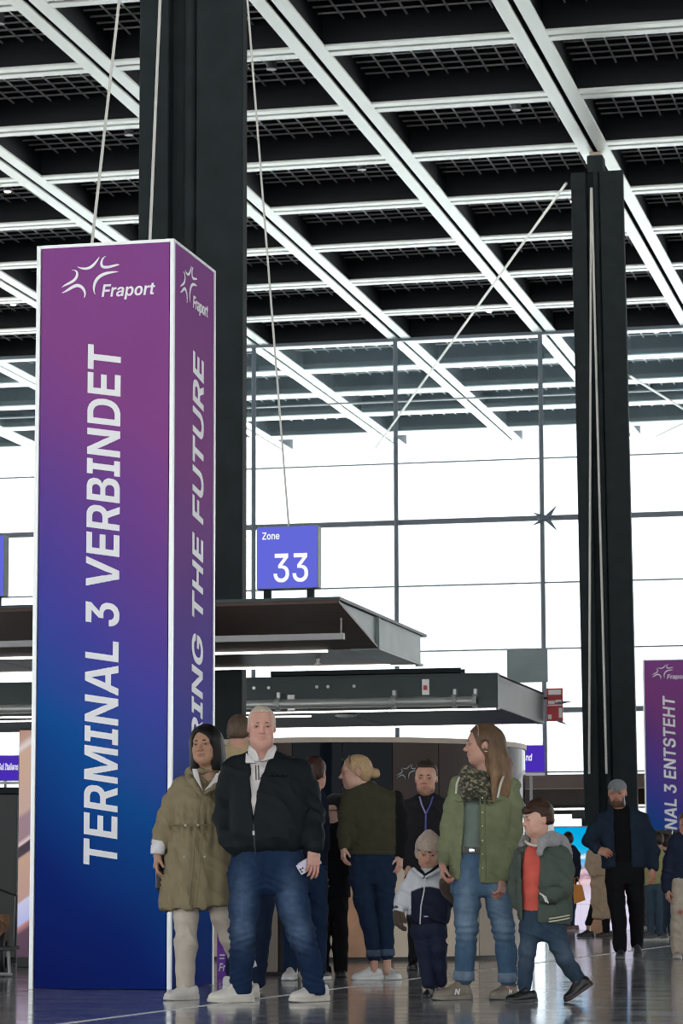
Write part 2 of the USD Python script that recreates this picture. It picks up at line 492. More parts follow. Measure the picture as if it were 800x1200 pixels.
def banner_tower(loc, w, d, h, front_text, side_text, label):
    t = thing('banner_tower', label, 'advertising tower', loc)
    e = 0.03
    obj('front_panel', box(e, w - e, 0.0, 0.03, 0.004, h - 0.02), M['tower_print'], t)
    obj('side_panel', box(w - 0.03, w, e, d - e, 0.004, h - 0.02), M['tower_print'], t)
    obj('side_panel', box(0, 0.03, e, d - e, 0.004, h - 0.02), M['tower_print'], t)
    obj('back_panel', box(e, w - e, d - 0.03, d, 0.004, h - 0.02), M['tower_print'], t)
    obj('top_panel', box(e, w - e, e, d - e, h - 0.04, h - 0.015), M['grey'], t)
    for x in (0, w):
        for y in (0, d):
            x0, y0 = (x - 0.008, x + 0.022) if x == 0 else (x - 0.022, x + 0.008), (y - 0.008, y + 0.022) if y == 0 else (y - 0.022, y + 0.008)
            obj('corner_profile', box(*x0, *y0, 0, h, 0.003), M['aluminium'], t)
    for (x0, x1, y0, y1) in ((0.02, w - 0.02, -0.006, 0.012), (0.02, w - 0.02, d - 0.012, d + 0.006), (-0.006, 0.012, 0.02, d - 0.02), (w - 0.012, w + 0.006, 0.02, d - 0.02)):
        obj('edge_profile', box(x0, x1, y0, y1, h - 0.022, h), M['aluminium'], t)
    # printing: front face (normal -y), side face (normal +x)
    it = math.radians(10)
    X, Z = np.array([1.0, 0, 0]), np.array([0, 0, 1.0])
    Y = np.array([0, 1.0, 0])
    txt = lettering(front_text, 0.2375, 700, 0.003, it)
    s0, s1 = front_span = (0.83, 4.40)
    obj('printed_lettering', place2(fit_len(txt, s1 - s0), (w * 0.62, -0.001, s0), Z, -X), M['white_print'], t)
    st = star_mesh(0.003)
    k = 0.173
    obj('printed_emblem', place2(st, (w * 0.18 - 1.18 * k, -0.001, h - 0.10 + 0.92 * k - 0.09 * 0), X * k, Z * k), M['white_print'], t)
    wm = fit_len(lettering('Fraport', 0.088, 650, 0.003, it), 0.385)
    obj('printed_wordmark', place2(wm, (w * 0.475, -0.001, h - 0.385), X, Z), M['white_print'], t)
    if side_text:
        txt = lettering(side_text, 0.27, 700, 0.003, it)
        obj('printed_lettering', place2(fit_len(txt, 3.57), (w + 0.001, d * 0.72, 4.42 - 3.57), Z, -Y), M['white_print'], t)
        obj('printed_emblem', place2(st, (w + 0.001, d * 0.16 - 1.18 * k, h - 0.10 + 0.92 * k), Y * k, Z * k), M['white_print'], t)
        obj('printed_wordmark', place2(wm, (w + 0.001, d * 0.46, h - 0.385), Y, Z), M['white_print'], t)
    return t


TW_X, TW_Y = -6.44, 18.53
banner_tower((TW_X, TW_Y, 0), 0.98, 1.06, 5.11, 'TERMINAL 3 VERBINDET', 'ENTERING THE FUTURE', 'tall purple and blue banner tower in the left foreground, white lettering running up it')
c2 = at_z(753, 773, 5.11)
banner_tower((c2[0], c2[1], 0), 0.98, 1.06, 5.11, 'TERMINAL 3 ENTSTEHT', 'ENTERING THE FUTURE', 'purple banner tower far back at the right edge of the view')
for (u, v, uu, lab) in ((106, 283, 360, 'left of the two thin hanger cables over the large banner tower'), (175, 281, 271, 'right of the two thin hanger cables over the large banner tower')):
    p = at_Y(u, v, TW_Y + 0.5)
    p[2] = 5.125
    p[0] = min(max(p[0], TW_X + 0.1), TW_X + 0.85)
    cable(p, at_D(uu, 1044 - 17.32 * F_PX / 19.3, 19.3), 0.011, lab, 'wire')

# ------------------------------------------------------------------ canopies over the counters
ZC = 3.42


def strip(parent, x0, x1, y, z):
    return obj('strip_light', box(x0, x1, y - 0.018, y + 0.018, z - 0.02, z), M['strip_light'], parent)


k0 = at_z(398, 699, ZC)
k1 = at_X(500, 742, k0[0])
kb = at_X(437, 760, k0[0])
xr, ya, yb = k0[0], k0[1], k1[1]
yk = ya + (yb - ya) * 0.42
zb = at_Y(437, 760, yk)[2]
c1 = thing('counter_canopy', 'nearer brown panelled canopy carrying the blue zone sign', 'canopy', (xr, ya, 0))
L = -19.0
dk, df = yk - ya, yb - ya
obj('roof_plate', box(L, 0.0, 0, df, ZC - 0.03, ZC), M['fascia_green'], c1)
nP = 9
for i in range(nP):
    xa, xb = L + i * -L / nP, L + (i + 1) * -L / nP - 0.012
    obj('soffit_panel', prism([(0.01, ZC - 0.032), (0.03, ZC - 0.06), (dk, zb), (dk, zb + 0.02)], xa, xb), M['soffit'], c1)
    obj('soffit_panel', box(xa, xb, dk + 0.012, df - 0.35, zb, zb + 0.02), M['soffit'], c1)
obj('end_fascia', box(-0.06, -0.03, dk, df - 0.2, zb + 0.02, ZC - 0.03), M['fascia_light'], c1)
obj('gable_plate', prism([(0.10, ZC - 0.035), (dk - 0.01, ZC - 0.035), (dk - 0.01, zb + 0.025)], -0.06, -0.04), M['fascia_light'], c1)
obj('end_flange', box(-0.30, 0.0, dk, df - 0.2, zb - 0.012, zb + 0.012), M['fascia_light'], c1)
obj('stiffener', box(-0.06, 0.0, dk - 0.01, dk + 0.012, zb, ZC - 0.03), M['fascia_light'], c1)
obj('back_fascia', box(L, -0.06, df - 0.35, df - 0.32, zb, ZC - 0.03), M['fascia_green'], c1)
strip(c1, L, -0.55, dk + 0.05, zb - 0.002)
strip(c1, L, -0.05, df - 0.42, zb - 0.002)
pl = at_z(368, 731, ZC - 0.32)
obj('pendant_bar', box(L, pl[0] - xr, 0.52, 0.58, ZC - 0.36, ZC - 0.30), M['grey'], c1)
for xx in (pl[0] - xr - 0.03, pl[0] - xr - 1.5):
    obj('pendant_hanger', rod((xx, 0.55, ZC - 0.31), (xx, 0.55, ZC - 0.15), 0.008, 6), M['grey'], c1)
for xx in (-0.9, -2.6):
    obj('sprinkler', [rod((xx, df * 0.68, zb + 0.01), (xx, df * 0.68, zb - 0.05), 0.02, 8), rod((xx, df * 0.68, zb - 0.05), (xx, df * 0.68, zb - 0.07), 0.035, 8)], M['white'], c1)

# zone sign on the canopy
zs = at_Y(336, 690, ya + 0.8)
s_sc = (at_Y(370, 650, ya + 0.8) - at_Y(298, 650, ya + 0.8))[0]
t = thing('zone_sign', 'square blue illuminated zone sign standing on the nearer canopy', 'sign', (zs[0], ya + 0.8, ZC))
w2, h2 = s_sc / 2, s_sc
b0 = 0.175
hs = obj('sign_housing', box(-w2, w2, 0.012, 0.16, b0, b0 + h2, 0.008), M['fascia_light'], t)
obj('sign_face', box(-w2 + 0.008, w2 - 0.008, 0, 0.02, b0 + 0.008, b0 + h2 - 0.008), M['zone_blue'], t)
for sx in (-w2 * 0.68, w2 * 0.72):
    obj('foot', box(sx - 0.035, sx + 0.035, 0.04, 0.10, -0.0, b0, 0.004), M['steel_dark'], t)
obj('sign_word', place2(fit_len(lettering('Zone', h2 * 0.115, 600, 0.003, 0, 0.85), w2 * 2 * 0.28), (-w2 * 0.80, 0.0, b0 + h2 * 0.79), (1, 0, 0), (0, 0, 1)), M['sign_white'], t)
obj('sign_number', place2(fit_len(lettering('33', h2 * 0.45, 560, 0.003, 0, 0.7), w2 * 2 * 0.56), (-w2 * 0.43, 0.0, b0 + h2 * 0.11), (1, 0, 0), (0, 0, 1)), M['sign_white'], t)
z3 = np.array([zs[0], ya + 0.88, ZC + b0 + h2])
cable(z3, at_D(209, 1044 - 17.32 * F_PX / 27.5, 27.5), 0.011, 'long thin cable dropping from the roof to the blue zone sign', 'wire', 0.12)
zl = at_Y(-30, 662, ya + 0.8)
t = thing('zone_sign', 'blue sign cut by the left edge of the view beside the tower', 'sign', (zl[0], ya + 0.8, ZC))
obj('sign_housing', box(-w2, w2, 0.012, 0.16, b0, b0 + h2, 0.008), M['fascia_light'], t)
obj('sign_face', box(-w2 + 0.008, w2 - 0.008, 0, 0.02, b0 + 0.008, b0 + h2 - 0.008), M['zone_blue'], t)
for sx in (-w2 * 0.68, w2 * 0.72):
    obj('foot', box(sx - 0.035, sx + 0.035, 0.04, 0.10, -0.0, b0, 0.004), M['steel_dark'], t)

# second canopy, farther back
q0 = at_z(583, 790, ZC)
q1 = at_X(637, 806, q0[0])
zq = at_Y(583, 829, q0[1])[2]
dq = max(q1[1] - q0[1], 2.2)
c2_ = thing('counter_canopy', 'farther dark green steel canopy with a silver pipe along its front', 'canopy', (q0[0], q0[1], 0))
L2 = -22.0
obj('front_fascia', box(L2, 0, 0, 0.03, zq, ZC), M['fascia_green'], c2_)
obj('end_fascia', box(-0.03, 0, 0.03, dq, zq, ZC), M['fascia_green'], c2_)
obj('lower_flange', box(L2, 0.0, -0.03, 0.15, zq - 0.025, zq), M['fascia_green'], c2_)
obj('upper_flange', box(L2, 0.0, -0.02, 0.15, ZC, ZC + 0.02), M['fascia_green'], c2_)
obj('roof_plate', box(L2, 0, 0.15, dq, ZC - 0.02, ZC + 0.01), M['fascia_green'], c2_)
for i in range(10):
    xa = L2 + i * -L2 / 10
    obj('soffit_panel', box(xa, xa - L2 / 10 - 0.012, 0.16, dq, zq - 0.005, zq + 0.02), M['steel_dark'], c2_)
pp = obj('service_pipe', rod((L2, -0.13, zq + 0.085), (-0.25, -0.13, zq + 0.085), 0.062, 14), M['pipe'], c2_, smooth=40)
for xx in (-0.28, -0.55, -1.35, -2.9):
    obj('pipe_clamp', [rod((xx - 0.03, -0.13, zq + 0.085), (xx + 0.03, -0.13, zq + 0.085), 0.085, 14), box(xx - 0.02, xx + 0.02, -0.1, 0.0, zq + 0.13, zq + 0.24)], M['pipe'], pp)
strip(c2_, L2, -0.02, -0.05, zq - 0.012)
strip(c2_, L2, -0.1, dq - 0.1, zq - 0.006)
strip(c2_, L2, -2.7, 0.9, zq - 0.006)
for xx, zz in ((-0.95, ZC - 0.13), (-2.75, ZC - 0.3)):
    fx = obj('fire_call_point', box(xx - 0.04, xx + 0.05, -0.04, 0.0, zz - 0.12, zz + 0.08), M['white'], c2_)
    obj('call_button', box(xx - 0.02, xx + 0.03, -0.05, -0.035, zz - 0.06, zz + 0.0), M['red'], fx)
for xx in (-3.25, -3.05, -2.4, -2.25, -1.9):
    obj('bolt', rod((xx, -0.02, ZC - 0.12), (xx, 0.01, ZC - 0.12), 0.022, 8), M['pipe'], c2_)
    obj('bolt', rod((xx, -0.02, ZC - 0.30), (xx, 0.01, ZC - 0.30), 0.022, 8), M['pipe'], c2_)
lp = trimesh.creation.icosphere(2, 1.0)
lp.apply_scale((0.15, 0.1, 0.03))
lp.apply_translation((-2.2, 0.8, zq - 0.02))
obj('bulkhead_lamp', lp, M['white'], c2_, smooth=True)
# tray and panel on top of it
g0 = at_Y(594, 805, q0[1] + 1.9)
g1 = at_Y(641, 762, q0[1] + 1.9)
t = thing('display_panel', 'pale grey blank panel standing on the end of the farther canopy', 'panel', (g0[0], q0[1] + 1.9, ZC + 0.025))
obj('panel_board', box(0, g1[0] - g0[0], 0, 0.05, 0.0, g1[2] - ZC, 0.004), M['fascia_light'], t)
obj('panel_stay', rod((0.05, 0.05, 0.35), (0.05, 0.35, 0.0), 0.012, 6), M['steel_dark'], t)
ct = at_z(512, 790, ZC)
t = thing('cable_tray', 'short dark cable tray lying on top of the farther canopy', 'cable tray', (ct[0], q0[1] + 0.5, ZC + 0.025))
obj('tray_bed', [box(-2.4, 0.18, 0, 0.3, 0.03, 0.05), box(-2.4, 0.18, 0, 0.015, 0.03, 0.11), box(-2.4, 0.18, 0.285, 0.3, 0.03, 0.11)], M['steel_dark'], t)
for xx in (-2.2, -1.2, -0.3, 0.1):
    obj('tray_rung', box(xx, xx + 0.04, 0, 0.3, 0.0, 0.03), M['steel_dark'], t)
h0, h1 = at_Y(637.5, 845, q0[1] + dq), at_Y(656, 806, q0[1] + dq)
t = thing('warning_flag_box', 'red and white marker panel hanging at the end of the farther canopy', 'marker', (h0[0] + 0.03, q0[1] + dq + 0.04, h0[2]))
ww, hh = h1[0] - h0[0], h1[2] - h0[2]
obj('marker_board', box(0, ww, 0, 0.03, 0, hh), M['red'], t)
for (xa, xb, za, zb2) in ((0.12, 0.9, 0.80, 0.95), (0.1, 0.5, 0.52, 0.62), (0.55, 0.92, 0.56, 0.64), (0.05, 0.95, 0.46, 0.50), (0.08, 0.3, 0.06, 0.2), (0.75, 0.95, 0.1, 0.4)):
    obj('white_field', box(xa * ww, xb * ww, -0.004, 0.001, za * hh, zb2 * hh), M['white'], t)
for (zz, dx) in ((0.55, 0.14), (0.02, 0.05)):
    obj('spike', rod((ww * 0.7, 0.015, zz * hh), (ww + dx, 0.015, zz * hh - 0.06 + (0.08 if zz > .3 else 0)), 0.03, 6, 0.004), M['mullion'], t)
obj('marker_bracket', rod((-0.12, 0.0, hh * 0.7), (0.02, 0.015, hh * 0.7), 0.02, 6), M['steel_dark'], t)

# third canopy, far right
r0 = at_z(607, 908, ZC)
c3 = thing('counter_canopy', 'distant low brown canopy crossing in front of the slimmer column', 'canopy', (r0[0], r0[1], 0))
zr = ZC - 0.74
obj('front_fascia', box(0, 14, 0, 0.05, zr + 0.4, ZC), M['soffit'], c3)
obj('front_fascia', box(0, 14, 0.03, 0.08, zr, zr + 0.385), M['brown_dark'], c3)
obj('ledge', box(0, 14, -0.06, 0.05, zr + 0.385, zr + 0.40), M['beige_panel'], c3)
obj('roof_plate', box(0, 14, 0.05, 3.2, ZC - 0.04, ZC), M['fascia_green'], c3)
obj('soffit_panel', box(0, 14, 0.08, 3.2, zr, zr + 0.03), M['soffit'], c3)
obj('end_fascia', box(0, 0.03, 0.05, 3.2, zr, ZC), M['fascia_green'], c3)
strip(c3, 0.5, 1.9, 0.2, zr - 0.005)
strip(c3, 2.3, 3.4, 0.2, zr - 0.005)
strip(c3, 3.9, 9.0, 0.2, zr - 0.005)
obj('support_post', box(1.35, 1.85, 1.2, 1.7, 0, zr), M['steel_dark'], c3)
obj('support_post', box(9.35, 9.85, 1.2, 1.7, 0, zr), M['steel_dark'], c3)
r1 = at_z(628, 950, 2.55)
c4 = thing('doorway_beam', 'low dark lintel with strip light below the distant brown canopy', 'beam', (r1[0], r1[1] + 0.2, 0))
zz = at_Y(628, 954, r1[1])[2]
obj('lintel', box(-1.2, 1.32, 0, 0.25, zz, zz + 0.26), M['steel_dark'], c4)
obj('lintel_light', box(-1.1, 1.2, -0.02, 0.0, zz + 0.10, zz + 0.14), M['strip_light'], c4)
obj('lintel_post', box(-1.2, -0.9, 0, 0.25, 0, zz), M['aluminium'], c4)
obj('lintel_post', box(1.32, 1.6, 0, 0.25, 0, zz + 0.16), M['steel_dark'], c4)
obj('sensor', box(0.85, 1.15, -0.12, 0.0, zz - 0.12, zz + 0.06), M['black'], c4)

# ------------------------------------------------------------------ stays
cable(at_D(663, 215, 65.2), at_Y(440, 525, FAC_Y - 0.4), 0.035, 'pale diagonal brace cable left of the slimmer column', 'wire')
cable(at_D(737, 440, 64.9), at_Y(850, 510, 84), 0.03, 'brace cable falling to the right from the slimmer column', 'wire_grey')
cable(at_Y(768, 512, 84), at_Y(850, 472, 70), 0.03, 'short brace cable rising at the right edge of the glass wall', 'wire_grey')
# ------------------------------------------------------------------ round booth behind the group
def arc_panel(R0, R1, a0, a1, z0, z1, n=8):
    a = np.linspace(a0, a1, n + 1)
    v, f = [], []
    for r in (R0, R1):
        for z in (z0, z1):
            v += [(r * math.cos(t), r * math.sin(t), z) for t in a]
    k = n + 1
    quad = lambda p, q, r, s: f.extend([[p, q, r], [p, r, s]])
    for i in range(n):
        quad(2 * k + i, 2 * k + i + 1, 3 * k + i + 1, 3 * k + i)
        quad(i + 1, i, k + i, k + i + 1)
        quad(k + i, 3 * k + i, 3 * k + i + 1, k + i + 1)
        quad(i, i + 1, 2 * k + i + 1, 2 * k + i)
    for i in (0, n):
        q = (i, 2 * k + i, 3 * k + i, k + i)
        quad(*(q if i == 0 else q[::-1]))
    m = trimesh.Trimesh(np.array(v, float), np.array(f), process=False)
    if m.volume < 0:
        m.invert()
    return m


BC = at_D(402, 1100, 28.75)
BC[2] = 0
BR = 1.83
bt = thing('round_booth', 'large round booth with a dark glossy upper band and cream and wood panels below', 'booth', BC)
face = math.atan2(-BC[1], -BC[0])
obj('plinth', trimesh.creation.cylinder(BR - 0.06, 0.035, sections=64, transform=trimesh.transformations.translation_matrix((0, 0, 0.0175))), M['black'], bt, smooth=30)
obj('roof', trimesh.creation.cylinder(BR - 0.03, 0.04, sections=64, transform=trimesh.transformations.translation_matrix((0, 0, 2.06))), M['black'], bt, smooth=30)
obj('top_rim', arc_panel(BR - 0.03, BR + 0.012, 0, 2 * math.pi, 2.035, 2.085, 96), M['beige_panel'], bt, smooth=30)
obj('ledge', arc_panel(BR - 0.05, BR + 0.03, 0, 2 * math.pi, 1.03, 1.065, 96), M['brown_dark'], bt, smooth=30)
NP = 24
for i in range(NP):
    a0 = face + (i - NP / 2) * 2 * math.pi / NP
    a1 = a0 + 2 * math.pi / NP - 0.006
    base = {11: 'beige_panel', 12: 'wood_panel', 13: 'cream_panel', 14: 'cream_panel', 15: 'beige_panel', 16: 'beige_panel', 17: 'beige_panel'}.get(i, ('cream_panel', 'beige_panel', 'wood_panel')[i % 3])
    obj('base_panel', arc_panel(BR - 0.03, BR, a0, a1, 0.036, 1.028, 5), M[base], bt, smooth=30)
    obj('glass_panel', arc_panel(BR - 0.03, BR - 0.004, a0, a0 + 2 * math.pi / NP - 0.004, 1.067, 2.033, 6), M['brown_dark'] if i in (10, 13, 14, 15, 20) else M['booth_glass'], bt, smooth=30)
em = at_D(478, 900, 26.95) - BC
ea = math.atan2(em[1], em[0])
st = star_mesh(0.002)
k = 0.09
ex = np.array([-math.sin(ea), math.cos(ea), 0])
obj('printed_emblem', place2(st, np.array([BR * math.cos(ea) * 1.004, BR * math.sin(ea) * 1.004, em[2] + 0.12]) - ex * 0.2, ex * k, np.array([0, 0, 1.0]) * k), M['fascia_light'], bt)

# beige counter and the low violet board in front of the booth
ct = at_z(297, 1144, 0)
t = thing('info_counter', 'plain beige counter seen between the legs of the grey-haired man', 'counter', (ct[0], ct[1], 0), YAW)
obj('counter_body', box(-0.17, 0.185, 0, 0.45, 0.03, 0.98, 0.006), M['beige_panel'], t)
obj('counter_top', box(-0.2, 0.22, -0.03, 0.48, 0.98, 1.01, 0.006), M['wood_panel'], t)
obj('kick_plate', box(-0.15, 0.34, 0.03, 0.45, 0, 0.03), M['black'], t)
obj('side_panel', box(0.187, 0.36, 0.10, 0.45, 0.03, 0.9, 0.004), M['black'], t)
pt = at_z(254, 1146, 0)
t = thing('floor_sign', 'low violet board with white wordmark standing behind the couple in front', 'sign', (pt[0], pt[1], 0), YAW)
M['violet_board'] = plain('violet_board', srgb(122, 58, 176), 0.5)
obj('sign_board', box(0, 0.21, 0, 0.04, 0.0, 0.52, 0.003), M['violet_board'], t)
obj('printed_wordmark', place2(fit_len(lettering('Fraport', 0.06, 650, 0.003, math.radians(10), 0.8), 0.175), (0.015, -0.001, 0.05), (1, 0, 0), (0, 0, 1)), M['white_print'], t)
obj('printed_stroke', [box(0.02, 0.06, -0.003, 0.001, 0.165, 0.176), box(0.02, 0.055, -0.003, 0.001, 0.14, 0.15)], M['white_print'], t)
obj('sign_foot', box(0.0, 0.21, -0.0, 0.15, 0.0, 0.012), M['violet_board'], t)


# ------------------------------------------------------------------ screens and signs farther back
def screen(name, stops, zscale, xs, nscale, namp, strength):
    return usdkit.material(stage, LK + name, {
        'tc': ('texture_coordinate', {}), 's': ('separate_xyz', {}), 'z': ('math', {'math_type': 'multiply', 'value2': zscale}),
        'x': ('math', {'math_type': 'multiply', 'value2': xs}), 'a': ('math', {'math_type': 'add'}),
        'n': ('noise_texture', {'scale': nscale, 'detail': 4.0}), 'nn': ('math', {'math_type': 'multiply_add', 'value2': namp, 'value3': -namp / 2}),
        'a2': ('math', {'math_type': 'add'}), 'r': ('rgb_ramp', {'ramp': stops, 'interpolate': True}), 'e': ('emission', {'strength': strength * EMIT})},
        [('tc.object', 's.vector'), ('s.z', 'z.value1'), ('s.x', 'x.value1'), ('z.value', 'a.value1'), ('x.value', 'a.value2'), ('tc.object', 'n.vector'),
         ('n.fac', 'nn.value1'), ('a.value', 'a2.value1'), ('nn.value', 'a2.value2'), ('a2.value', 'r.fac'), ('r.color', 'e.color')], surface='e.emission')


M['screen_warm'] = screen('screen_warm', [(0, srgb(92, 72, 88)), (0.13, srgb(104, 80, 96)), (0.16, srgb(200, 140, 140)), (0.17, srgb(190, 196, 240)), (0.26, srgb(214, 214, 245)),
                                          (0.27, srgb(196, 160, 150)), (0.45, srgb(205, 170, 150)), (0.46, srgb(86, 74, 84)), (0.50, srgb(80, 70, 80)), (0.51, srgb(240, 215, 215)),
                                          (0.53, srgb(164, 138, 148)), (0.62, srgb(168, 140, 150)), (0.64, srgb(206, 176, 164)), (0.9, srgb(214, 180, 160)), (0.92, srgb(235, 225, 225)), (0.95, srgb(200, 165, 150)), (1, srgb(190, 150, 130))],
                              0.49, -0.35, 2.0, 0.02, 0.8)
tt = at_z(19, 1134, 0)
t = thing('screen_totem', 'tall glowing beige screen totem half hidden behind the left side of the banner tower', 'screen', (tt[0], tt[1], 0), YAW)
obj('totem_body', box(0, 0.62, 0.012, 0.2, 0.0, 2.06, 0.006), M['black'], t)
obj('screen', box(0.006, 0.614, 0, 0.014, 0.09, 2.05), M['screen_warm'], t)

M['screen_beach'] = screen('screen_beach', [(0, srgb(214, 208, 232)), (0.3, srgb(220, 212, 232)), (0.42, srgb(210, 190, 205)), (0.47, srgb(232, 200, 205)), (0.52, srgb(170, 130, 150)), (0.56, srgb(225, 200, 210)),
                                            (0.60, srgb(160, 140, 160)), (0.64, srgb(120, 190, 235)), (0.68, srgb(90, 170, 225)), (0.705, srgb(235, 245, 255)), (0.73, srgb(70, 180, 225)), (0.78, srgb(20, 176, 226)), (1.0, srgb(0, 160, 220))],
                               0.59, 0.0, 9.0, 0.10, 1.0)
lw = at_z(651, 1090, 0)
t = thing('video_wall', 'bright video wall showing turquoise sea above pinkish sand, behind the boy', 'screen', (lw[0], lw[1], 0), YAW)
LWH = 119 * 47.3 / F_PX
obj('cabinet', box(-0.12, 1.3, 0.02, 0.35, 0, LWH + 0.02), M['grey'], t)
for i in range(3):
    for j in range(4):
        obj('screen_tile', box(i * 0.42 + 0.002, i * 0.42 + 0.419, 0, 0.02, j * LWH / 4 + 0.003, (j + 1) * LWH / 4 - 0.002), M['screen_beach'], t)
obj('frame', box(-0.14, -0.01, -0.02, 0.1, 0, LWH + 0.2), M['aluminium'], t)
dp = at_z(727, 1089, 0)
t = thing('dark_partition', 'low dark partition wall behind the capped man in the distance', 'partition', (dp[0], dp[1], 0), YAW)
for i in range(4):
    obj('partition_panel', box(i * 0.9, i * 0.9 + 0.885, 0, 0.08, 0.05, 1.65), M['brown_dark'], t)
obj('partition_foot', box(0, 3.6, -0.04, 0.12, 0, 0.05), M['grey'], t)
wb = at_z(692, 1094, 0)
t = thing('wooden_block', 'small orange-brown wooden block stool below the beige coat', 'stool', (wb[0], wb[1], 0), YAW)
obj('block', box(0, 0.26, 0, 0.3, 0.0, 0.27, 0.01), M['wood_panel'], t)
obj('block_top', box(-0.01, 0.27, -0.01, 0.31, 0.27, 0.29, 0.004), M['wood_panel'], t)

for (u0, u1, v0, v1, D, text, tu0, tu1, lab) in (
        (560, 638, 873, 905, 42.0, 'nd', 616, 623.5, 'violet illuminated shop sign right of the long-haired woman'),
        (-60, 22, 885, 915, 42.0, 'Sol Italiano', -2, 21, 'violet illuminated shop sign at the left edge beside the tower')):
    a_, b_ = at_D(u0, v1, D), at_D(u1, v0, D)
    t = thing('shop_sign', lab, 'sign', a_, YAW)
    w_, h_ = (b_ - a_) @ RIGHT_H, b_[2] - a_[2]
    obj('sign_case', box(0, w_, 0.012, 0.12, 0, h_), M['grey'], t)
    obj('sign_face', box(0.004, w_ - 0.004, 0, 0.014, 0.004, h_ - 0.004), M['purple_sign'], t)
    tx0, tx1 = (at_D(tu0, v1, D) - a_) @ RIGHT_H, (at_D(tu1, v1, D) - a_) @ RIGHT_H
    obj('sign_lettering', place2(fit_len(lettering(text, h_ * 0.26, 600, 0.003, math.radians(8)), tx1 - tx0), (tx0, 0, h_ * 0.42), (1, 0, 0), (0, 0, 1)), M['sign_white'], t)
    for xx in (0.2, w_ - 0.2):
        obj('sign_post', box(xx - 0.02, xx + 0.02, 0.05, 0.09, -a_[2], 0.0), M['grey'], t)
    obj('lower_trim', box(0, w_, -0.01, 0.1, -0.05, -0.01), M['white'], t)

# dark counter and a wheeled cart at the far left edge
kc = at_z(-40, 1128, 0)
t = thing('dark_counter', 'black counter block in shade at the left edge behind the cart', 'counter', (kc[0], kc[1], 0), YAW)
obj('counter_body', box(-0.9, 0.46, 0, 0.5, 0.04, 1.56, 0.008), M['black'], t)
obj('counter_top', box(-0.93, 0.49, -0.03, 0.53, 1.56, 1.62, 0.006), M['steel_dark'], t)
obj('kick_plate', box(-0.86, 0.42, 0.04, 0.48, 0, 0.04), M['panel_black'], t)
M['strap_brown'] = plain('strap_brown', (0.20, 0.10, 0.05), 0.7, noise=0.4, scale=20)
wc = at_z(-6, 1144, 0)
t = thing('luggage_cart', 'dark wheeled cart with brown bundles at the left edge', 'cart', (wc[0], wc[1], 0), YAW)
for xx in (-0.25, 0.06):
    tor = trimesh.creation.torus(0.145, 0.03, major_sections=24, minor_sections=8)
    tor.apply_transform(trimesh.transformations.rotation_matrix(math.pi / 2, (0, 1, 0)))
    tor.apply_translation((xx, 0.0, 0.175))
    w_ = obj('wheel', tor, M['black'], t, smooth=40)
    obj('hub', rod((xx - 0.03, 0, 0.175), (xx + 0.03, 0, 0.175), 0.03, 10), M['grey'], w_)
obj('deck', box(-0.3, 0.15, -0.2, 0.35, 0.20, 0.23, 0.005), M['black'], t)
obj('handle', tube([(-0.28, 0.3, 0.22), (-0.28, 0.34, 0.62), (-0.1, 0.35, 0.7), (0.12, 0.34, 0.62), (0.12, 0.3, 0.22)], 0.012, 8), M['black'], t)
for k_, (xx, yy, zz_, rr) in enumerate(((0.02, 0.0, 0.33, 0.10), (-0.12, 0.05, 0.36, 0.12), (0.05, 0.15, 0.42, 0.07))):
    s_ = trimesh.creation.icosphere(3, rr)
    vv = np.array(s_.vertices)
    s_.vertices = vv * (0.7 + 0.6 * meshkit.fbm(vv * 12 + k_ * 5, 3)[:, None]) * [0.8, 1.1, 1.0] + [xx, yy, zz_]
    obj('bundle', s_, M['strap_brown'] if k_ != 1 else M['black'], t, smooth=True)
obj('foot_bar', rod((-0.1, -0.22, 0.03), (0.16, -0.22, 0.02), 0.012, 8), M['grey'], t)
obj('leg_bar', rod((0.12, -0.15, 0.21), (0.14, -0.22, 0.02), 0.012, 8), M['grey'], t)
# ================================================================== people: signed-distance modelling, one surface per body and per garment
from scipy.interpolate import PchipInterpolator


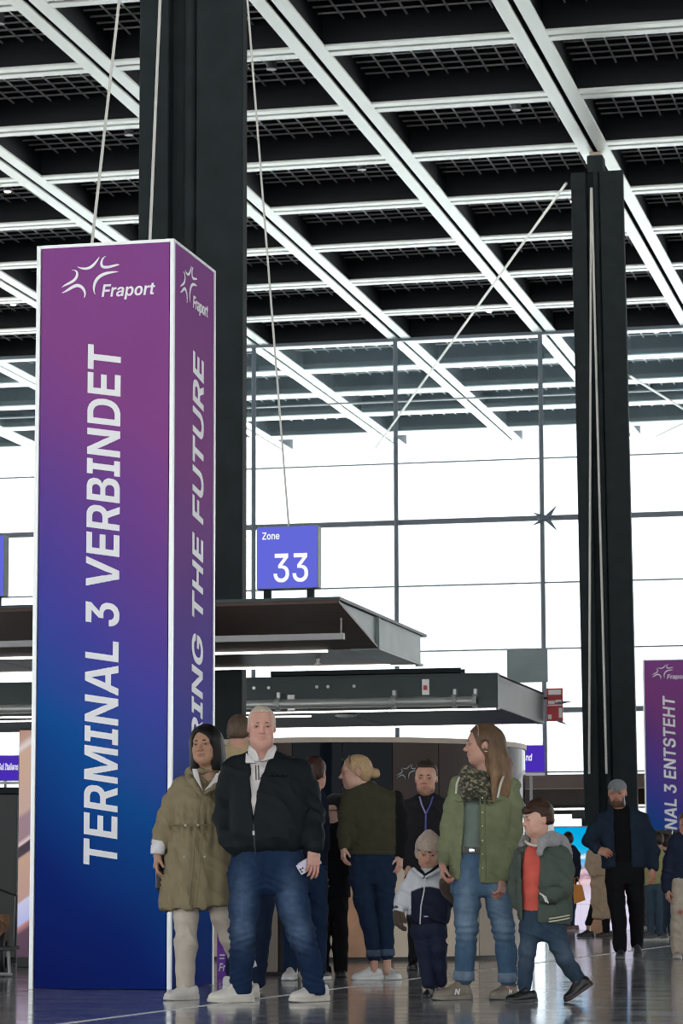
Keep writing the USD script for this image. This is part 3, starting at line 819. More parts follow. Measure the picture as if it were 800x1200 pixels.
def nets(d, org, h):
    """Surface nets of a distance grid (inside negative)."""
    ins = d < 0
    nx, ny, nz = d.shape
    c = np.zeros((nx - 1, ny - 1, nz - 1), np.int8)
    for a in (0, 1):
        for b in (0, 1):
            for e in (0, 1):
                c += ins[a:nx - 1 + a, b:ny - 1 + b, e:nz - 1 + e]
    act = (c > 0) & (c < 8)
    I = np.argwhere(act)
    idx = np.full(act.shape, -1, np.int64)
    idx[act] = np.arange(len(I))
    cor = {(a, b, e): d[I[:, 0] + a, I[:, 1] + b, I[:, 2] + e] for a in (0, 1) for b in (0, 1) for e in (0, 1)}
    acc, cnt = np.zeros((len(I), 3)), np.zeros(len(I))
    for p in cor:
        for ax in range(3):
            if p[ax] == 0:
                q = tuple(1 if i == ax else p[i] for i in range(3))
                va, vb = cor[p], cor[q]
                m = (va < 0) != (vb < 0)
                t = va[m] / (va[m] - vb[m])
                pt = np.repeat(np.array([p], float), m.sum(), 0)
                pt[:, ax] += t
                acc[m] += pt
                cnt[m] += 1
    v = (I + acc / cnt[:, None]) * h + org
    F = []
    for ax in range(3):
        sl0 = [slice(None)] * 3
        sl1 = [slice(None)] * 3
        sl0[ax], sl1[ax] = slice(0, -1), slice(1, None)
        a, b = ins[tuple(sl0)], ins[tuple(sl1)]
        E = np.argwhere(a != b)
        o1, o2 = (ax + 1) % 3, (ax + 2) % 3
        E = E[(E[:, o1] > 0) & (E[:, o2] > 0) & (E[:, o1] < d.shape[o1] - 1) & (E[:, o2] < d.shape[o2] - 1)]
        flip = a[E[:, 0], E[:, 1], E[:, 2]]
        q = []
        for da, db in ((1, 1), (0, 1), (0, 0), (1, 0)):
            k = E.copy()
            k[:, o1] -= da
            k[:, o2] -= db
            q.append(idx[k[:, 0], k[:, 1], k[:, 2]])
        q = np.stack(q, 1)
        q[~flip] = q[~flip][:, ::-1]
        F += [q[:, [0, 1, 2]], q[:, [0, 2, 3]]]
    m = trimesh.Trimesh(v, np.vstack(F), process=False)
    return m


class Field:
    def __init__(self, lo, hi, h):
        self.lo, self.h = np.asarray(lo, float), h
        self.n = np.maximum(4, np.ceil((np.asarray(hi, float) - self.lo) / h).astype(int) + 1)
        self.ax = [self.lo[i] + np.arange(self.n[i]) * h for i in range(3)]
        self.d = np.full(self.n, 0.3, np.float32)

    def _sub(self, lo, hi):
        s = []
        for i in range(3):
            a = int(np.clip(np.floor((lo[i] - self.lo[i]) / self.h), 0, self.n[i]))
            b = int(np.clip(np.ceil((hi[i] - self.lo[i]) / self.h) + 1, 0, self.n[i]))
            if b - a < 1:
                return None, None
            s.append(slice(a, b))
        g = np.meshgrid(*[self.ax[i][s[i]] for i in range(3)], indexing='ij', sparse=True)
        return tuple(s), g

    def op(self, prim, k=0.0, mode='add'):
        lo, hi, f = prim
        pad = k + 3 * self.h + 0.01
        s, g = self._sub(np.asarray(lo) - pad, np.asarray(hi) + pad)
        if s is None:
            return self
        e = f(*g).astype(np.float32)
        a = self.d[s]
        if mode == 'add':
            self.d[s] = np.minimum(a, e) - (np.maximum(k - np.abs(a - e), 0) ** 2 / (4 * k) if k else 0)
        elif mode == 'cut':
            e = -e
            self.d[s] = np.maximum(a, e) + (np.maximum(k - np.abs(a - e), 0) ** 2 / (4 * k) if k else 0)
        return self

    def add(self, prim, k=0.0):
        return self.op(prim, k)

    def cut(self, prim, k=0.0):
        return self.op(prim, k, 'cut')

    def clip(self, fn):
        """keep where fn(x, y, z) < 0"""
        g = np.meshgrid(*self.ax, indexing='ij', sparse=True)
        self.d = np.maximum(self.d, np.broadcast_to(fn(*g), self.d.shape).astype(np.float32))
        return self

    def shell(self, t, zmax=None):
        """hollows the solid: walls t thick, open wherever a later clip cuts it."""
        self.d = np.maximum(self.d, -(self.d + t))
        return self

    def mesh(self):
        d = self.d.copy()
        d[[0, -1]] = np.maximum(d[[0, -1]], 0.01)
        d[:, [0, -1]] = np.maximum(d[:, [0, -1]], 0.01)
        d[:, :, [0, -1]] = np.maximum(d[:, :, [0, -1]], 0.01)
        return nets(d, self.lo, self.h)


def cap(a, b, ra, rb=None, flat=None):
    a, b = np.asarray(a, float), np.asarray(b, float)
    rb = ra if rb is None else rb
    r = max(ra, rb)
    ab = b - a
    L = max(float(ab @ ab), 1e-9)

    def f(x, y, z):
        px, py, pz = x - a[0], y - a[1], z - a[2]
        t = np.clip((px * ab[0] + py * ab[1] + pz * ab[2]) / L, 0, 1)
        return np.sqrt((px - t * ab[0]) ** 2 + (py - t * ab[1]) ** 2 + (pz - t * ab[2]) ** 2) - (ra + (rb - ra) * t)
    return np.minimum(a, b) - r, np.maximum(a, b) + r, f


def ell(c, r, R=None):
    c, r = np.asarray(c, float), np.asarray(np.broadcast_to(r, 3), float)
    m = r.max()

    def f(x, y, z):
        p = [x - c[0], y - c[1], z - c[2]]
        if R is not None:
            p = [R[0][i] * p[0] + R[1][i] * p[1] + R[2][i] * p[2] for i in range(3)]
        k0 = np.sqrt((p[0] / r[0]) ** 2 + (p[1] / r[1]) ** 2 + (p[2] / r[2]) ** 2)
        k1 = np.sqrt((p[0] / r[0] ** 2) ** 2 + (p[1] / r[1] ** 2) ** 2 + (p[2] / r[2] ** 2) ** 2)
        return np.where(k1 > 1e-6, k0 * (k0 - 1) / np.maximum(k1, 1e-6), -r.min())
    return c - m, c + m, f


def blk(c, half, R=None, rad=0.005):
    c, half = np.asarray(c, float), np.asarray(half, float)
    m = np.linalg.norm(half)

    def f(x, y, z):
        p = [x - c[0], y - c[1], z - c[2]]
        if R is not None:
            p = [R[0][i] * p[0] + R[1][i] * p[1] + R[2][i] * p[2] for i in range(3)]
        q = [np.abs(p[i]) - half[i] + rad for i in range(3)]
        return np.sqrt(sum(np.maximum(t, 0) ** 2 for t in q)) + np.minimum(np.maximum(np.maximum(q[0], q[1]), q[2]), 0) - rad
    return c - m, c + m, f


def loft(rows, e=2.3):
    """rows: (z, cx, cy, rx, ry[, turn]); elliptical sections stacked along z."""
    rows = sorted([tuple(r) + (0.0,) * (6 - len(r)) for r in rows])
    a = np.array(rows)
    P = PchipInterpolator(a[:, 0], a[:, 1:], axis=0)
    z0, z1 = a[0, 0], a[-1, 0]
    R = a[:, 3:5].max()
    lo = np.array([a[:, 1].min() - R, a[:, 2].min() - R, z0])
    hi = np.array([a[:, 1].max() + R, a[:, 2].max() + R, z1])

    def f(x, y, z):
        zz = np.clip(z, z0, z1)
        q = P(zz.ravel()).reshape(zz.shape + (5,))
        cx, cy, rx, ry, tr = (q[..., i] for i in range(5))
        c, s = np.cos(tr), np.sin(tr)
        dx, dy = x - cx, y - cy
        u, v = c * dx + s * dy, -s * dx + c * dy
        k = (np.abs(u / rx) ** e + np.abs(v / ry) ** e) ** (1 / e)
        d = (k - 1) * np.minimum(rx, ry)
        return np.maximum(d, np.maximum(z - z1, z0 - z))
    return lo, hi, f


def rot_to(fwd, up=(0, 0, 1)):
    """Columns side, forward, up."""
    f = np.asarray(fwd, float)
    f = f / np.linalg.norm(f)
    s = np.cross(f, up)
    s /= np.linalg.norm(s)
    return np.stack([s, f, np.cross(s, f)], 1)


def ruffle(m, freq, amp, seed=0, ridge=0.0):
    """Moves the surface along its normals: soft swells, and sharp creases where ridge > 0."""
    v = np.array(m.vertices)
    n = np.array(m.vertex_normals)
    fr = np.asarray(freq, float)
    q = v + 0.35 / fr.mean() * (np.stack([meshkit.noise(v * fr * 0.7 + 11.3 * (k + 1), seed + k) for k in range(3)], 1) - 0.5) * 2
    f = 0.6 * (meshkit.fbm(q * fr * 0.6 + 37.1 * (seed + 1), 2, seed) - 0.5)
    if ridge:
        r = 1 - 2 * np.abs(meshkit.noise(q @ np.array([[1, 0, 0.5], [0, 1, 0.4], [0.35, -0.3, 1.0]]) * fr * 0.75 + 91.7 * (seed + 1), seed + 9) - 0.5) * 2
        mask = np.clip(2.2 * meshkit.noise(v * fr * 0.35 + 5.5 * (seed + 2), seed + 17) - 0.5, 0, 1)
        f = f + ridge * 0.75 * mask * (np.clip(r, 0, 1) ** 2.5 - 0.15)
    return trimesh.Trimesh(v + n * (2 * amp * f)[:, None], m.faces, process=False)


def cloth_mat(name, rough, bump, bscale, sheen=0.0, spec=0.3, var=0.12, nscale=18.0, stretch=(1, 1, 1), skin=False):
    n = {'a': ('attribute', {'attribute': 'tone'}), 'tc': ('texture_coordinate', {}), 'mp': ('mapping', {'scale': stretch}),
         'n': ('noise_texture', {'scale': nscale, 'detail': 4.0}), 'r': ('rgb_ramp', {'ramp': [(0.3, (1 - var,) * 3), (0.7, (1 + var,) * 3)]}),
         'm': ('mix_color', {'blend_type': 'multiply', 'fac': 1.0, 'use_clamp_result': False}), 'bn': ('noise_texture', {'scale': bscale, 'detail': 3.0}), 'b': ('bump', {'strength': bump, 'distance': 0.006}),
         'p': ('principled_bsdf', {'roughness': rough, 'specular_ior_level': spec, 'sheen_weight': sheen})}
    if skin:
        n['p'][1].update({'subsurface_weight': 0.25, 'subsurface_scale': 0.006, 'subsurface_radius': (1.0, 0.35, 0.2)})
    l = [('tc.object', 'mp.vector'), ('mp.vector', 'n.vector'), ('n.fac', 'r.fac'), ('a.color', 'm.a'), ('r.color', 'm.b'), ('m.result', 'p.base_color'),
         ('mp.vector', 'bn.vector'), ('bn.fac', 'b.height'), ('b.normal', 'p.normal')]
    return usdkit.material(stage, LK + name, n, l, surface='p.BSDF')


M['skin'] = cloth_mat('skin', 0.5, 0.08, 300, spec=0.35, var=0.06, nscale=60, skin=True)
M['cloth'] = cloth_mat('cloth', 0.9, 0.25, 260, sheen=0.0, spec=0.15, var=0.10)
M['denim'] = cloth_mat('denim', 0.9, 0.3, 420, sheen=0.0, spec=0.12, var=0.16, nscale=26, stretch=(1, 1, 0.5))
M['shell_cloth'] = cloth_mat('shell_cloth', 0.7, 0.12, 160, spec=0.2, var=0.07)
M['knit'] = cloth_mat('knit', 0.9, 0.5, 220, sheen=0.2, var=0.12, nscale=60)
M['hair'] = cloth_mat('hair', 0.5, 0.5, 150, spec=0.28, var=0.28, nscale=110, stretch=(1.6, 1.6, 0.22))
M['leather'] = cloth_mat('leather', 0.42, 0.12, 160, spec=0.45, var=0.06)
M['eye'] = cloth_mat('eye', 0.35, 0.0, 10, spec=0.2, var=0.0)


def const(c):
    return lambda v: np.broadcast_to(np.asarray(c, float), (len(v), 3))


def lerp(a, b, t):
    t = np.clip(np.asarray(t, float), 0, 1)[..., None]
    return np.asarray(a) * (1 - t) + np.asarray(b) * t


def blob(v, c, r):
    return np.exp(-(((v - np.asarray(c)) / np.asarray(r)) ** 2).sum(1))


class Person:
    """Everything is laid out in metres in a frame at the feet: x to the camera's right, y away from the camera, z up."""

    def __init__(self, D, u0, label, cat='person', h=0.012, group=None):
        self.D, self.h = D, h
        p = at_D(u0, 1044, D)
        self.O = np.array([p[0], p[1], 0.0])
        self.s = D / F_PX
        self.t = thing('person', label, cat, self.O, YAW, group)
        self.body = []

    def L(self, u, v, dd=0.0):
        p = at_D(u, v, self.D + dd) - self.O
        return np.array([p @ RIGHT_H, p @ FWD_H, p[2]])

    def z(self, v):
        return self.L(400, v)[2]

    def rows(self, px, cy=0.0, ratio=0.6, turn=0.0, inset=0.0):
        """px rows (v, u_left, u_right[, depth ratio[, cy[, turn]]]) -> loft rows"""
        out = []
        for r in px:
            v, a, b = r[:3]
            k = r[3] if len(r) > 3 else ratio
            y = r[4] if len(r) > 4 else cy
            tr = r[5] if len(r) > 5 else turn
            pa, pb = self.L(a, v, y), self.L(b, v, y)
            rx = (pb[0] - pa[0]) / 2
            out.append((pa[2], (pa[0] + pb[0]) / 2, y, rx - inset, rx * k - inset, tr))
        return out

    def limb(self, pts, scale=1.0):
        """px joints (u, v, dd, r_px) -> capsule chain"""
        P = [(self.L(u, v, dd), r * self.s * scale) for u, v, dd, r in pts]
        return [cap(P[i][0], P[i + 1][0], P[i][1], P[i + 1][1]) for i in range(len(P) - 1)]

    def field(self, prims, h=None, pad=0.05):
        lo = np.min([p[0] for p in prims], 0) - pad
        hi = np.max([p[1] for p in prims], 0) + pad
        return Field(lo, hi, h or self.h)

    def part(self, name, m, mat, color, parent=None, label=None, smooth=True):
        col = color(np.array(m.vertices)) if callable(color) else np.broadcast_to(np.asarray(color, float), (len(m.vertices), 3))
        return obj(name, m, M[mat] if isinstance(mat, str) else mat, parent or self.t, smooth, np.clip(col, 0, 1), label)

    # ---------------------------------------------------------------- head
    def head(self, u, v_top, v_chin, fwd, dd=0.0, tilt=(0, 0, 1), skin=(0.5, 0.3, 0.22), child=0.0, width=1.0, stubble=0.0, stub_col=(0.12, 0.08, 0.06), neck=None, neck_r=0.055,
             hair=None, hair_col=(0.05, 0.03, 0.02), hair_h=0.0045, brow_col=None, lips=None, h=0.0033, jowl=0.0, detail=True, hair_ruffle=((85, 85, 40), 0.004), iris=(0.03, 0.02, 0.015), hair_name='hair'):
        top, chin = self.L(u, v_top, dd), self.L(u, v_chin, dd)
        Hh = top[2] - chin[2]
        k = Hh / 0.232
        R = rot_to(fwd, tilt)
        c = (top + chin) / 2 - np.array([0, 0, 0.002]) * k
        # in head units: crown z=+.118, chin z=-.116
        self.hc, self.hR, self.hk = c, R, k
        toW = lambda p: c + (np.asarray(p, float) * k) @ R.T
        toH = lambda p: ((np.asarray(p, float) - c) @ R) / k
        self.toW, self.toH = toW, toH
        nb = toH(neck) if neck is not None else np.array([0, -0.035, -0.2])
        F = Field((-0.125, -0.15, min(-0.2, nb[2] - 0.07)), (0.125, 0.16, 0.14), h / k if k < 1 else h)
        w = width
        j = 1 - 0.10 * child
        F.add(ell((0, -0.014, 0.034), (0.075 * w, 0.096, 0.084)))
        F.add(ell((0, 0.022, -0.028), (0.060 * w, 0.066, 0.084 * j)), 0.03)
        F.add(ell((0, 0.048, -0.091 * j), (0.032 * w, 0.030, 0.024)), 0.035)
        if jowl:
            for sx in (-1, 1):
                F.add(ell((sx * 0.038 * w, 0.034, -0.066), (0.022 * (0.6 + 0.4 * jowl), 0.034, 0.030)), 0.025)
            F.add(ell((0, 0.020, -0.108), (0.038, 0.045, 0.024)), 0.03)
        for sx in (-1, 1):
            F.add(ell((sx * 0.036 * w, 0.056, -0.028), (0.024, 0.022, 0.024)), 0.025)
            F.add(ell((sx * 0.041 * w, 0.030, -0.068 * j), (0.018, 0.035, 0.022)), 0.03)
        F.add(ell((0, 0.072, 0.026), (0.050 * w, 0.016, 0.014)), 0.022)
        for sx in (-1, 1):
            F.cut(ell((sx * 0.031, 0.104, 0.004), (0.0195, 0.022, 0.0125)), 0.009)
        nl = 1 - 0.25 * child
        F.add(cap((0, 0.082, 0.012), (0, 0.080 + 0.022 * nl, -0.024), 0.0075, 0.0100), 0.010)
        F.add(ell((0, 0.084 + 0.020 * nl, -0.027), (0.0125, 0.012, 0.0100)), 0.008)
        for sx in (-1, 1):
            F.add(ell((sx * 0.0125, 0.092 + 0.006 * nl, -0.030), (0.008, 0.010, 0.0075)), 0.006)
        F.add(ell((0, 0.083, -0.052 * j), (0.023, 0.0105, 0.0075)), 0.008)
        F.add(ell((0, 0.080, -0.064 * j), (0.019, 0.0115, 0.0075)), 0.006)
        F.cut(ell((0, 0.096, -0.0585 * j), (0.022, 0.008, 0.0016)), 0.003)
        for sx in (-1, 1):
            ra = np.array(rot_to((0.25 * sx, -0.3, 1.0), (sx, 0, 0)))
            F.add(ell((sx * 0.0745 * w, -0.014, 0.000), (0.0080, 0.018, 0.028)), 0.008)
            F.cut(ell((sx * 0.0845 * w, -0.008, 0.004), (0.006, 0.010, 0.016)), 0.004)
            F.add(ell((sx * 0.031, 0.077, 0.0105), (0.0165, 0.0105, 0.0042)), 0.006)
            F.add(ell((sx * 0.031, 0.076, -0.0045), (0.0155, 0.0095, 0.0040)), 0.006)
        F.add(cap((0, -0.022, -0.06), nb, neck_r / k, neck_r * 1.12 / k), 0.03)
        m = F.mesh()
        v = np.array(m.vertices)
        lc = lips if lips is not None else np.array(skin) * (0.82, 0.55, 0.55)
        col = np.tile(np.array(skin, float), (len(v), 1))
        for sx in (-1, 1):
            col = lerp(col, np.array(skin) * (1.0, 0.80, 0.76), 0.55 * blob(v, (sx * 0.042, 0.065, -0.03), (0.024, 0.04, 0.022)))
            col = lerp(col, np.array(skin) * (0.62, 0.50, 0.46), 0.85 * blob(v, (sx * 0.031, 0.085, 0.003), (0.019, 0.02, 0.011)))
            col = lerp(col, np.array(skin) * (1.0, 0.72, 0.68), 0.6 * blob(v, (sx * 0.085, -0.01, 0), (0.012, 0.03, 0.03)))
        col = lerp(col, np.array(skin) * (1.0, 0.76, 0.70), 0.5 * blob(v, (0, 0.11, -0.026), (0.016, 0.02, 0.014)))
        if stubble:
            ax = np.abs(v[:, 0])
            line = np.where(ax < 0.018, -0.040, -0.040 - 0.022 * np.sin(np.clip((ax - 0.018) / 0.030, 0, 1) * np.pi / 2)) + 0.050 * np.clip((ax - 0.046) / 0.020, 0, 1)
            low = np.clip((line - v[:, 2]) / 0.010, 0, 1) * np.clip((v[:, 1] + 0.004) / 0.012, 0, 1) * np.clip((v[:, 2] + 0.128) / 0.01, 0, 1)
            low = low * (1 - 0.9 * blob(v, (0, 0.09, -0.058), (0.020, 0.03, 0.008)))
            col = lerp(col, stub_col, stubble * low)
        col = lerp(col, lc, 0.9 * blob(v, (0, 0.09, -0.058 * j), (0.021, 0.03, 0.0095)))
        m.vertices = toW(v)
        self.body.append((m, col))
        # eyes and brows are children of the body
        self.late = []
        if detail:
            for sx in (-1, 1):
                s = trimesh.creation.icosphere(3, 0.0125)
                sv = np.array(s.vertices)
                ang = np.arccos(np.clip(sv[:, 1] / 0.0125, -1, 1))
                ec = np.where((ang < 0.22)[:, None], (0.004, 0.004, 0.004), np.where((ang < 0.60)[:, None], iris, (0.38, 0.34, 0.32)))
                s.vertices = toW(sv + (sx * 0.031, 0.0712, 0.0028))
                self.late.append(('eye', s, 'eye', ec))
                bc = brow_col if brow_col is not None else np.array(hair_col) * 0.8
                arc = [(sx * (0.014 + 0.034 * t), 0.0925 - 0.027 * t ** 2.0, 0.0245 + 0.0035 * math.sin(min(1, t * 1.3) * 2.2) - 0.0045 * t) for t in np.linspace(0, 1, 7)]
                b = tube(toW(arc), np.array([0.0030, 0.0042, 0.0044, 0.0042, 0.0038, 0.0032, 0.0022]) * k, 6)
                self.late.append(('eyebrow', b, 'hair', np.tile(bc, (len(b.vertices), 1))))
        if hair:
            H = Field(hair['lo'], hair['hi'], hair_h)
            for mode, prim, kk in hair['ops']:
                H.op(prim, kk, mode)
            hm = H.mesh()
            hv = np.array(hm.vertices)
            fr, am = hair_ruffle
            hm = ruffle(hm, fr, am, 3)
            hcol = hair['col'](hv) if 'col' in hair else np.tile(np.array(hair_col, float), (len(hv), 1))
            hm.vertices = toW(np.array(hm.vertices))
            self.late.append((hair_name, hm, hair.get('mat', 'hair'), hcol))
        return self

    # ---------------------------------------------------------------- hands
    def hand(self, wrist, tip_dir, palm, side, curl=0.35, size=1.0, skin=(0.5, 0.3, 0.22), spread=1.0, thumb=0.5, h=0.003, glove=None):
        """wrist: local point; tip_dir: along the fingers; palm: direction the palm faces; side=+1: thumb on the cross(tip, palm) side."""
        f = np.asarray(tip_dir, float)
        f /= np.linalg.norm(f)
        p = np.asarray(palm, float)
        p = p - (p @ f) * f
        p /= np.linalg.norm(p)
        x = np.cross(f, p) * side
        R = np.stack([x, p, f], 1)      # x to the thumb side, y to the palm side, z to the finger tips
        F = Field((-0.075, -0.06, -0.06), (0.085, 0.11, 0.22), h)
        F.add(cap((0, 0, -0.05), (0, 0, 0.01), 0.026, 0.025))
        F.add(blk((0, 0.0, 0.050), (0.040, 0.0135, 0.045), None, 0.013), 0.018)
        F.add(ell((0.026, 0.010, 0.034), (0.018, 0.015, 0.032)), 0.012)
        base = [(0.030, 0.092, 0.071), (0.0105, 0.097, 0.079), (-0.0095, 0.094, 0.073), (-0.028, 0.085, 0.057)]
        for q, (bx, bz, Lf) in enumerate(base):
            a0 = 0.0
            pt = np.array([bx, 0.0, bz - 0.012])
            cl = curl * (0.85 + 0.1 * q)
            sp = (bx / 0.03) * 0.09 * spread
            for seg, (fr, bend, r0, r1) in enumerate(((0.45, 0.9, 0.0098, 0.0090), (0.31, 1.25, 0.0090, 0.0082), (0.24, 0.8, 0.0082, 0.0068))):
                a0 += cl * bend
                dr = np.array([math.sin(sp) * math.cos(a0), math.sin(a0), math.cos(a0) * math.cos(sp)])
                nx = pt + dr * (Lf * fr + (0.012 if seg == 0 else 0))
                F.add(cap(pt, nx, r0, r1), 0.003 if seg == 0 else 0.002)
                pt = nx
        t0, t1 = np.array([0.030, 0.008, 0.022]), None
        th = 0.75 - 0.55 * thumb
        d1 = np.array([math.sin(th), 0.25 + 0.35 * thumb, math.cos(th)])
        t1 = t0 + d1 / np.linalg.norm(d1) * 0.044
        d2 = np.array([math.sin(th * 0.35), 0.3 + 0.5 * thumb, 1.0])
        t2 = t1 + d2 / np.linalg.norm(d2) * 0.034
        F.add(cap(t0, t1, 0.0135, 0.0108), 0.008)
        F.add(cap(t1, t2, 0.0108, 0.0085), 0.003)
        m = F.mesh()
        v = np.array(m.vertices)
        col = np.tile(np.array(skin, float), (len(v), 1))
        col = lerp(col, np.array(skin) * (1.0, 0.78, 0.72), np.clip((v[:, 2] - 0.07) / 0.06, 0, 1) * 0.6)
        m.vertices = np.asarray(wrist) + (v * size) @ R.T
        if np.linalg.det(R) < 0:
            m.invert()
        if glove is None:
            self.body.append((m, col))
        return m, R

    # ---------------------------------------------------------------- the one continuous body
    def finish_body(self, prims, skin, h=None):
        F = self.field([p for p, _ in prims], h or self.h)
        for p, k in prims:
            F.add(p, k)
        m = F.mesh()
        ms = [m] + [b[0] for b in self.body]
        cols = [np.tile(np.array(skin, float), (len(m.vertices), 1))] + [b[1] for b in self.body]
        b = self.part('body', trimesh.util.concatenate(ms), 'skin', np.vstack(cols))
        for name, mm, mat, c in self.late:
            self.part(name, mm, mat, c, b if name in ('eye', 'eyebrow') else None)
        return b

    # ---------------------------------------------------------------- shoes
    def shoe(self, toe_u=0, heel_u=0, v_sole=0, dd=0.0, turn=None, length=0.28, color=(0.7, 0.7, 0.68), sole=(0.75, 0.75, 0.72), pitch=0.0, lace=(0.75, 0.75, 0.73), ankle=0.0, name='shoe', mark=None, label=None, accent=None, at=None, zoff=0.0):
        """turn: heading of the toe, 0 = to the camera, +90 = to the right of the picture (degrees). The sole's lowest line lies on the floor."""
        k = length / 0.28
        F = Field((-0.07, -0.17, -0.01), (0.07, 0.17, 0.17), 0.0042)
        F.add(ell((0, -0.085, 0.05), (0.034, 0.048, 0.05)))
        F.add(ell((0, -0.02, 0.045), (0.037, 0.085, 0.045)), 0.03)
        F.add(ell((0.003, 0.072, 0.030), (0.043, 0.066, 0.034)), 0.03)
        F.add(cap((0, -0.075, 0.06), (0, -0.080, 0.070 + ankle), 0.036, 0.036), 0.02)
        F.add(cap((0, 0.02, 0.072), (0, -0.035, 0.102 + ankle * 0.7), 0.017, 0.019), 0.015)
        F.cut(cap((0, -0.078, 0.085 + ankle), (0, -0.082, 0.2), 0.029, 0.034), 0.004)
        F.clip(lambda x, y, z: 0.020 - z + 0 * x + 0 * y)
        up = F.mesh()
        S = Field((-0.07, -0.17, -0.02), (0.07, 0.17, 0.06), 0.0042)
        S.add(ell((0, -0.085, 0.012), (0.037, 0.054, 0.3)))
        S.add(ell((0, -0.01, 0.012), (0.035, 0.10, 0.3)), 0.02)
        S.add(ell((0.003, 0.072, 0.012), (0.047, 0.071, 0.3)), 0.02)
        S.clip(lambda x, y, z: np.maximum(z - 0.026 - 0.010 * np.clip((-y - 0.02) / 0.1, 0, 1) + 0 * x, -z + 0.006 * np.clip((y - 0.08) / 0.06, 0, 2) ** 2 + 0 * x))
        sm = S.mesh()
        th = math.radians(turn)
        d = np.array([math.sin(th), -math.cos(th), 0])       # toe direction
        Rz = np.stack([np.array([-d[1], d[0], 0]) * -1, d, [0, 0, 1.0]], 1)
        if np.linalg.det(Rz) < 0:
            Rz[:, 0] *= -1
        cp, sp_ = math.cos(pitch), math.sin(pitch)
        Rp = np.array([[1, 0, 0], [0, cp, -sp_], [0, sp_, cp]])  # +pitch lifts the heel when negative
        c = np.asarray(at, float) if at is not None else self.L((toe_u + heel_u) / 2, v_sole, dd)
        allv = (np.vstack([up.vertices, sm.vertices]) * k) @ Rp.T
        z0 = allv[:, 2].min()
        tr = lambda v: ((np.array(v) * k) @ Rp.T - [0, 0, z0]) @ Rz.T + [c[0], c[1], 0.001 + zoff]
        uv = np.array(up.vertices)
        col = color(uv) if callable(color) else np.tile(np.array(color, float), (len(uv), 1))
        up.vertices = tr(uv)
        sc = np.tile(np.array(sole, float), (len(sm.vertices), 1))
        if accent is not None:
            sc = np.where((np.array(sm.vertices)[:, 2] > 0.014)[:, None], sc, np.asarray(accent))
        sm.vertices = tr(sm.vertices)
        o = self.part(name, up, 'leather', col, None, label)
        self.part('sole', sm, 'leather', sc, o)
        lc = []
        for i in range(4):
            y = 0.055 - i * 0.020
            zt = 0.068 + i * 0.011
            lc.append(tube(tr([(-0.024, y, zt - 0.012), (-0.012, y - 0.003, zt - 0.002), (0, y, zt), (0.012, y + 0.003, zt - 0.002), (0.024, y, zt - 0.012)]), 0.0030 * k, 5))
        self.part('laces', trimesh.util.concatenate(lc), 'cloth', lace, o)
        if mark:
            for sx in (-1, 1):
                lm = lettering(mark, 0.036, 800, 0.003, math.radians(12))
                lv = np.array(lm.vertices)
                lv -= [lv[:, 0].mean(), 0, 0]
                P3 = np.stack([sx * (0.0375 + lv[:, 2]), sx * lv[:, 0] * -1 * -1 - 0.01, lv[:, 1] + 0.034], 1)
                lm = trimesh.Trimesh(tr(P3), lm.faces, process=False)
                self.part('side_mark', lm, 'cloth', (0.7, 0.7, 0.68), o)
        return o


# ------------------------------------------------------------------ hair styles in head units
def hair_short(line=0.070, thick=0.010, nape=-0.06, top=0.0, fringe=0.0, temple=0.052, part=0.0):
    """line: height of the hairline over the forehead; temple: how far forward the side hair reaches."""
    o = [('add', ell((0, -0.016, 0.036 + top * 0.5), (0.0755 + thick * 0.55, 0.097 + thick * 0.8, 0.085 + thick + top)), 0),
         ('add', ell((0, -0.058, -0.006), (0.063 + thick * 0.3, 0.05 + thick * 0.4, 0.055)), 0.03),
         ('cut', blk((0, 0.20, line - 0.2), (0.30, 0.20 - temple + 0.02, 0.2), None, 0.03), 0.014),
         ('cut', blk((0, 0.20, -0.225), (0.30, 0.225, 0.2), None, 0.03), 0.02),
         ('cut', ell((0, -0.10, nape - 0.08), (0.2, 0.2, 0.105)), 0.025)]
    for sx in (-1, 1):
        o.append(('cut', ell((sx * 0.084, -0.010, -0.012), (0.020, 0.025, 0.034)), 0.008))
    for sx in (-1, 1):
        o.append(('cut', ell((sx * 0.092, -0.050, -0.058), (0.036, 0.055, 0.048)), 0.022))
    if fringe:
        o.append(('add', ell((0.006, 0.070, line + 0.012), (0.060, 0.030, 0.020 + fringe)), 0.02))
    return {'lo': (-0.115, -0.15, -0.12), 'hi': (0.115, 0.15, 0.17), 'ops': o}


def band(v, axis, lo, hi):
    return (v[:, axis] > lo) & (v[:, axis] < hi)
# ================================================================== wardrobe helpers
def P_edge(P, pts, dd=0.0):
    q = sorted((P.L(u, v, dd)[2], P.L(u, v, dd)[0]) for v, u in pts)
    zs, xs = [a for a, _ in q], [b for _, b in q]
    return lambda z: np.interp(z, zs, xs)


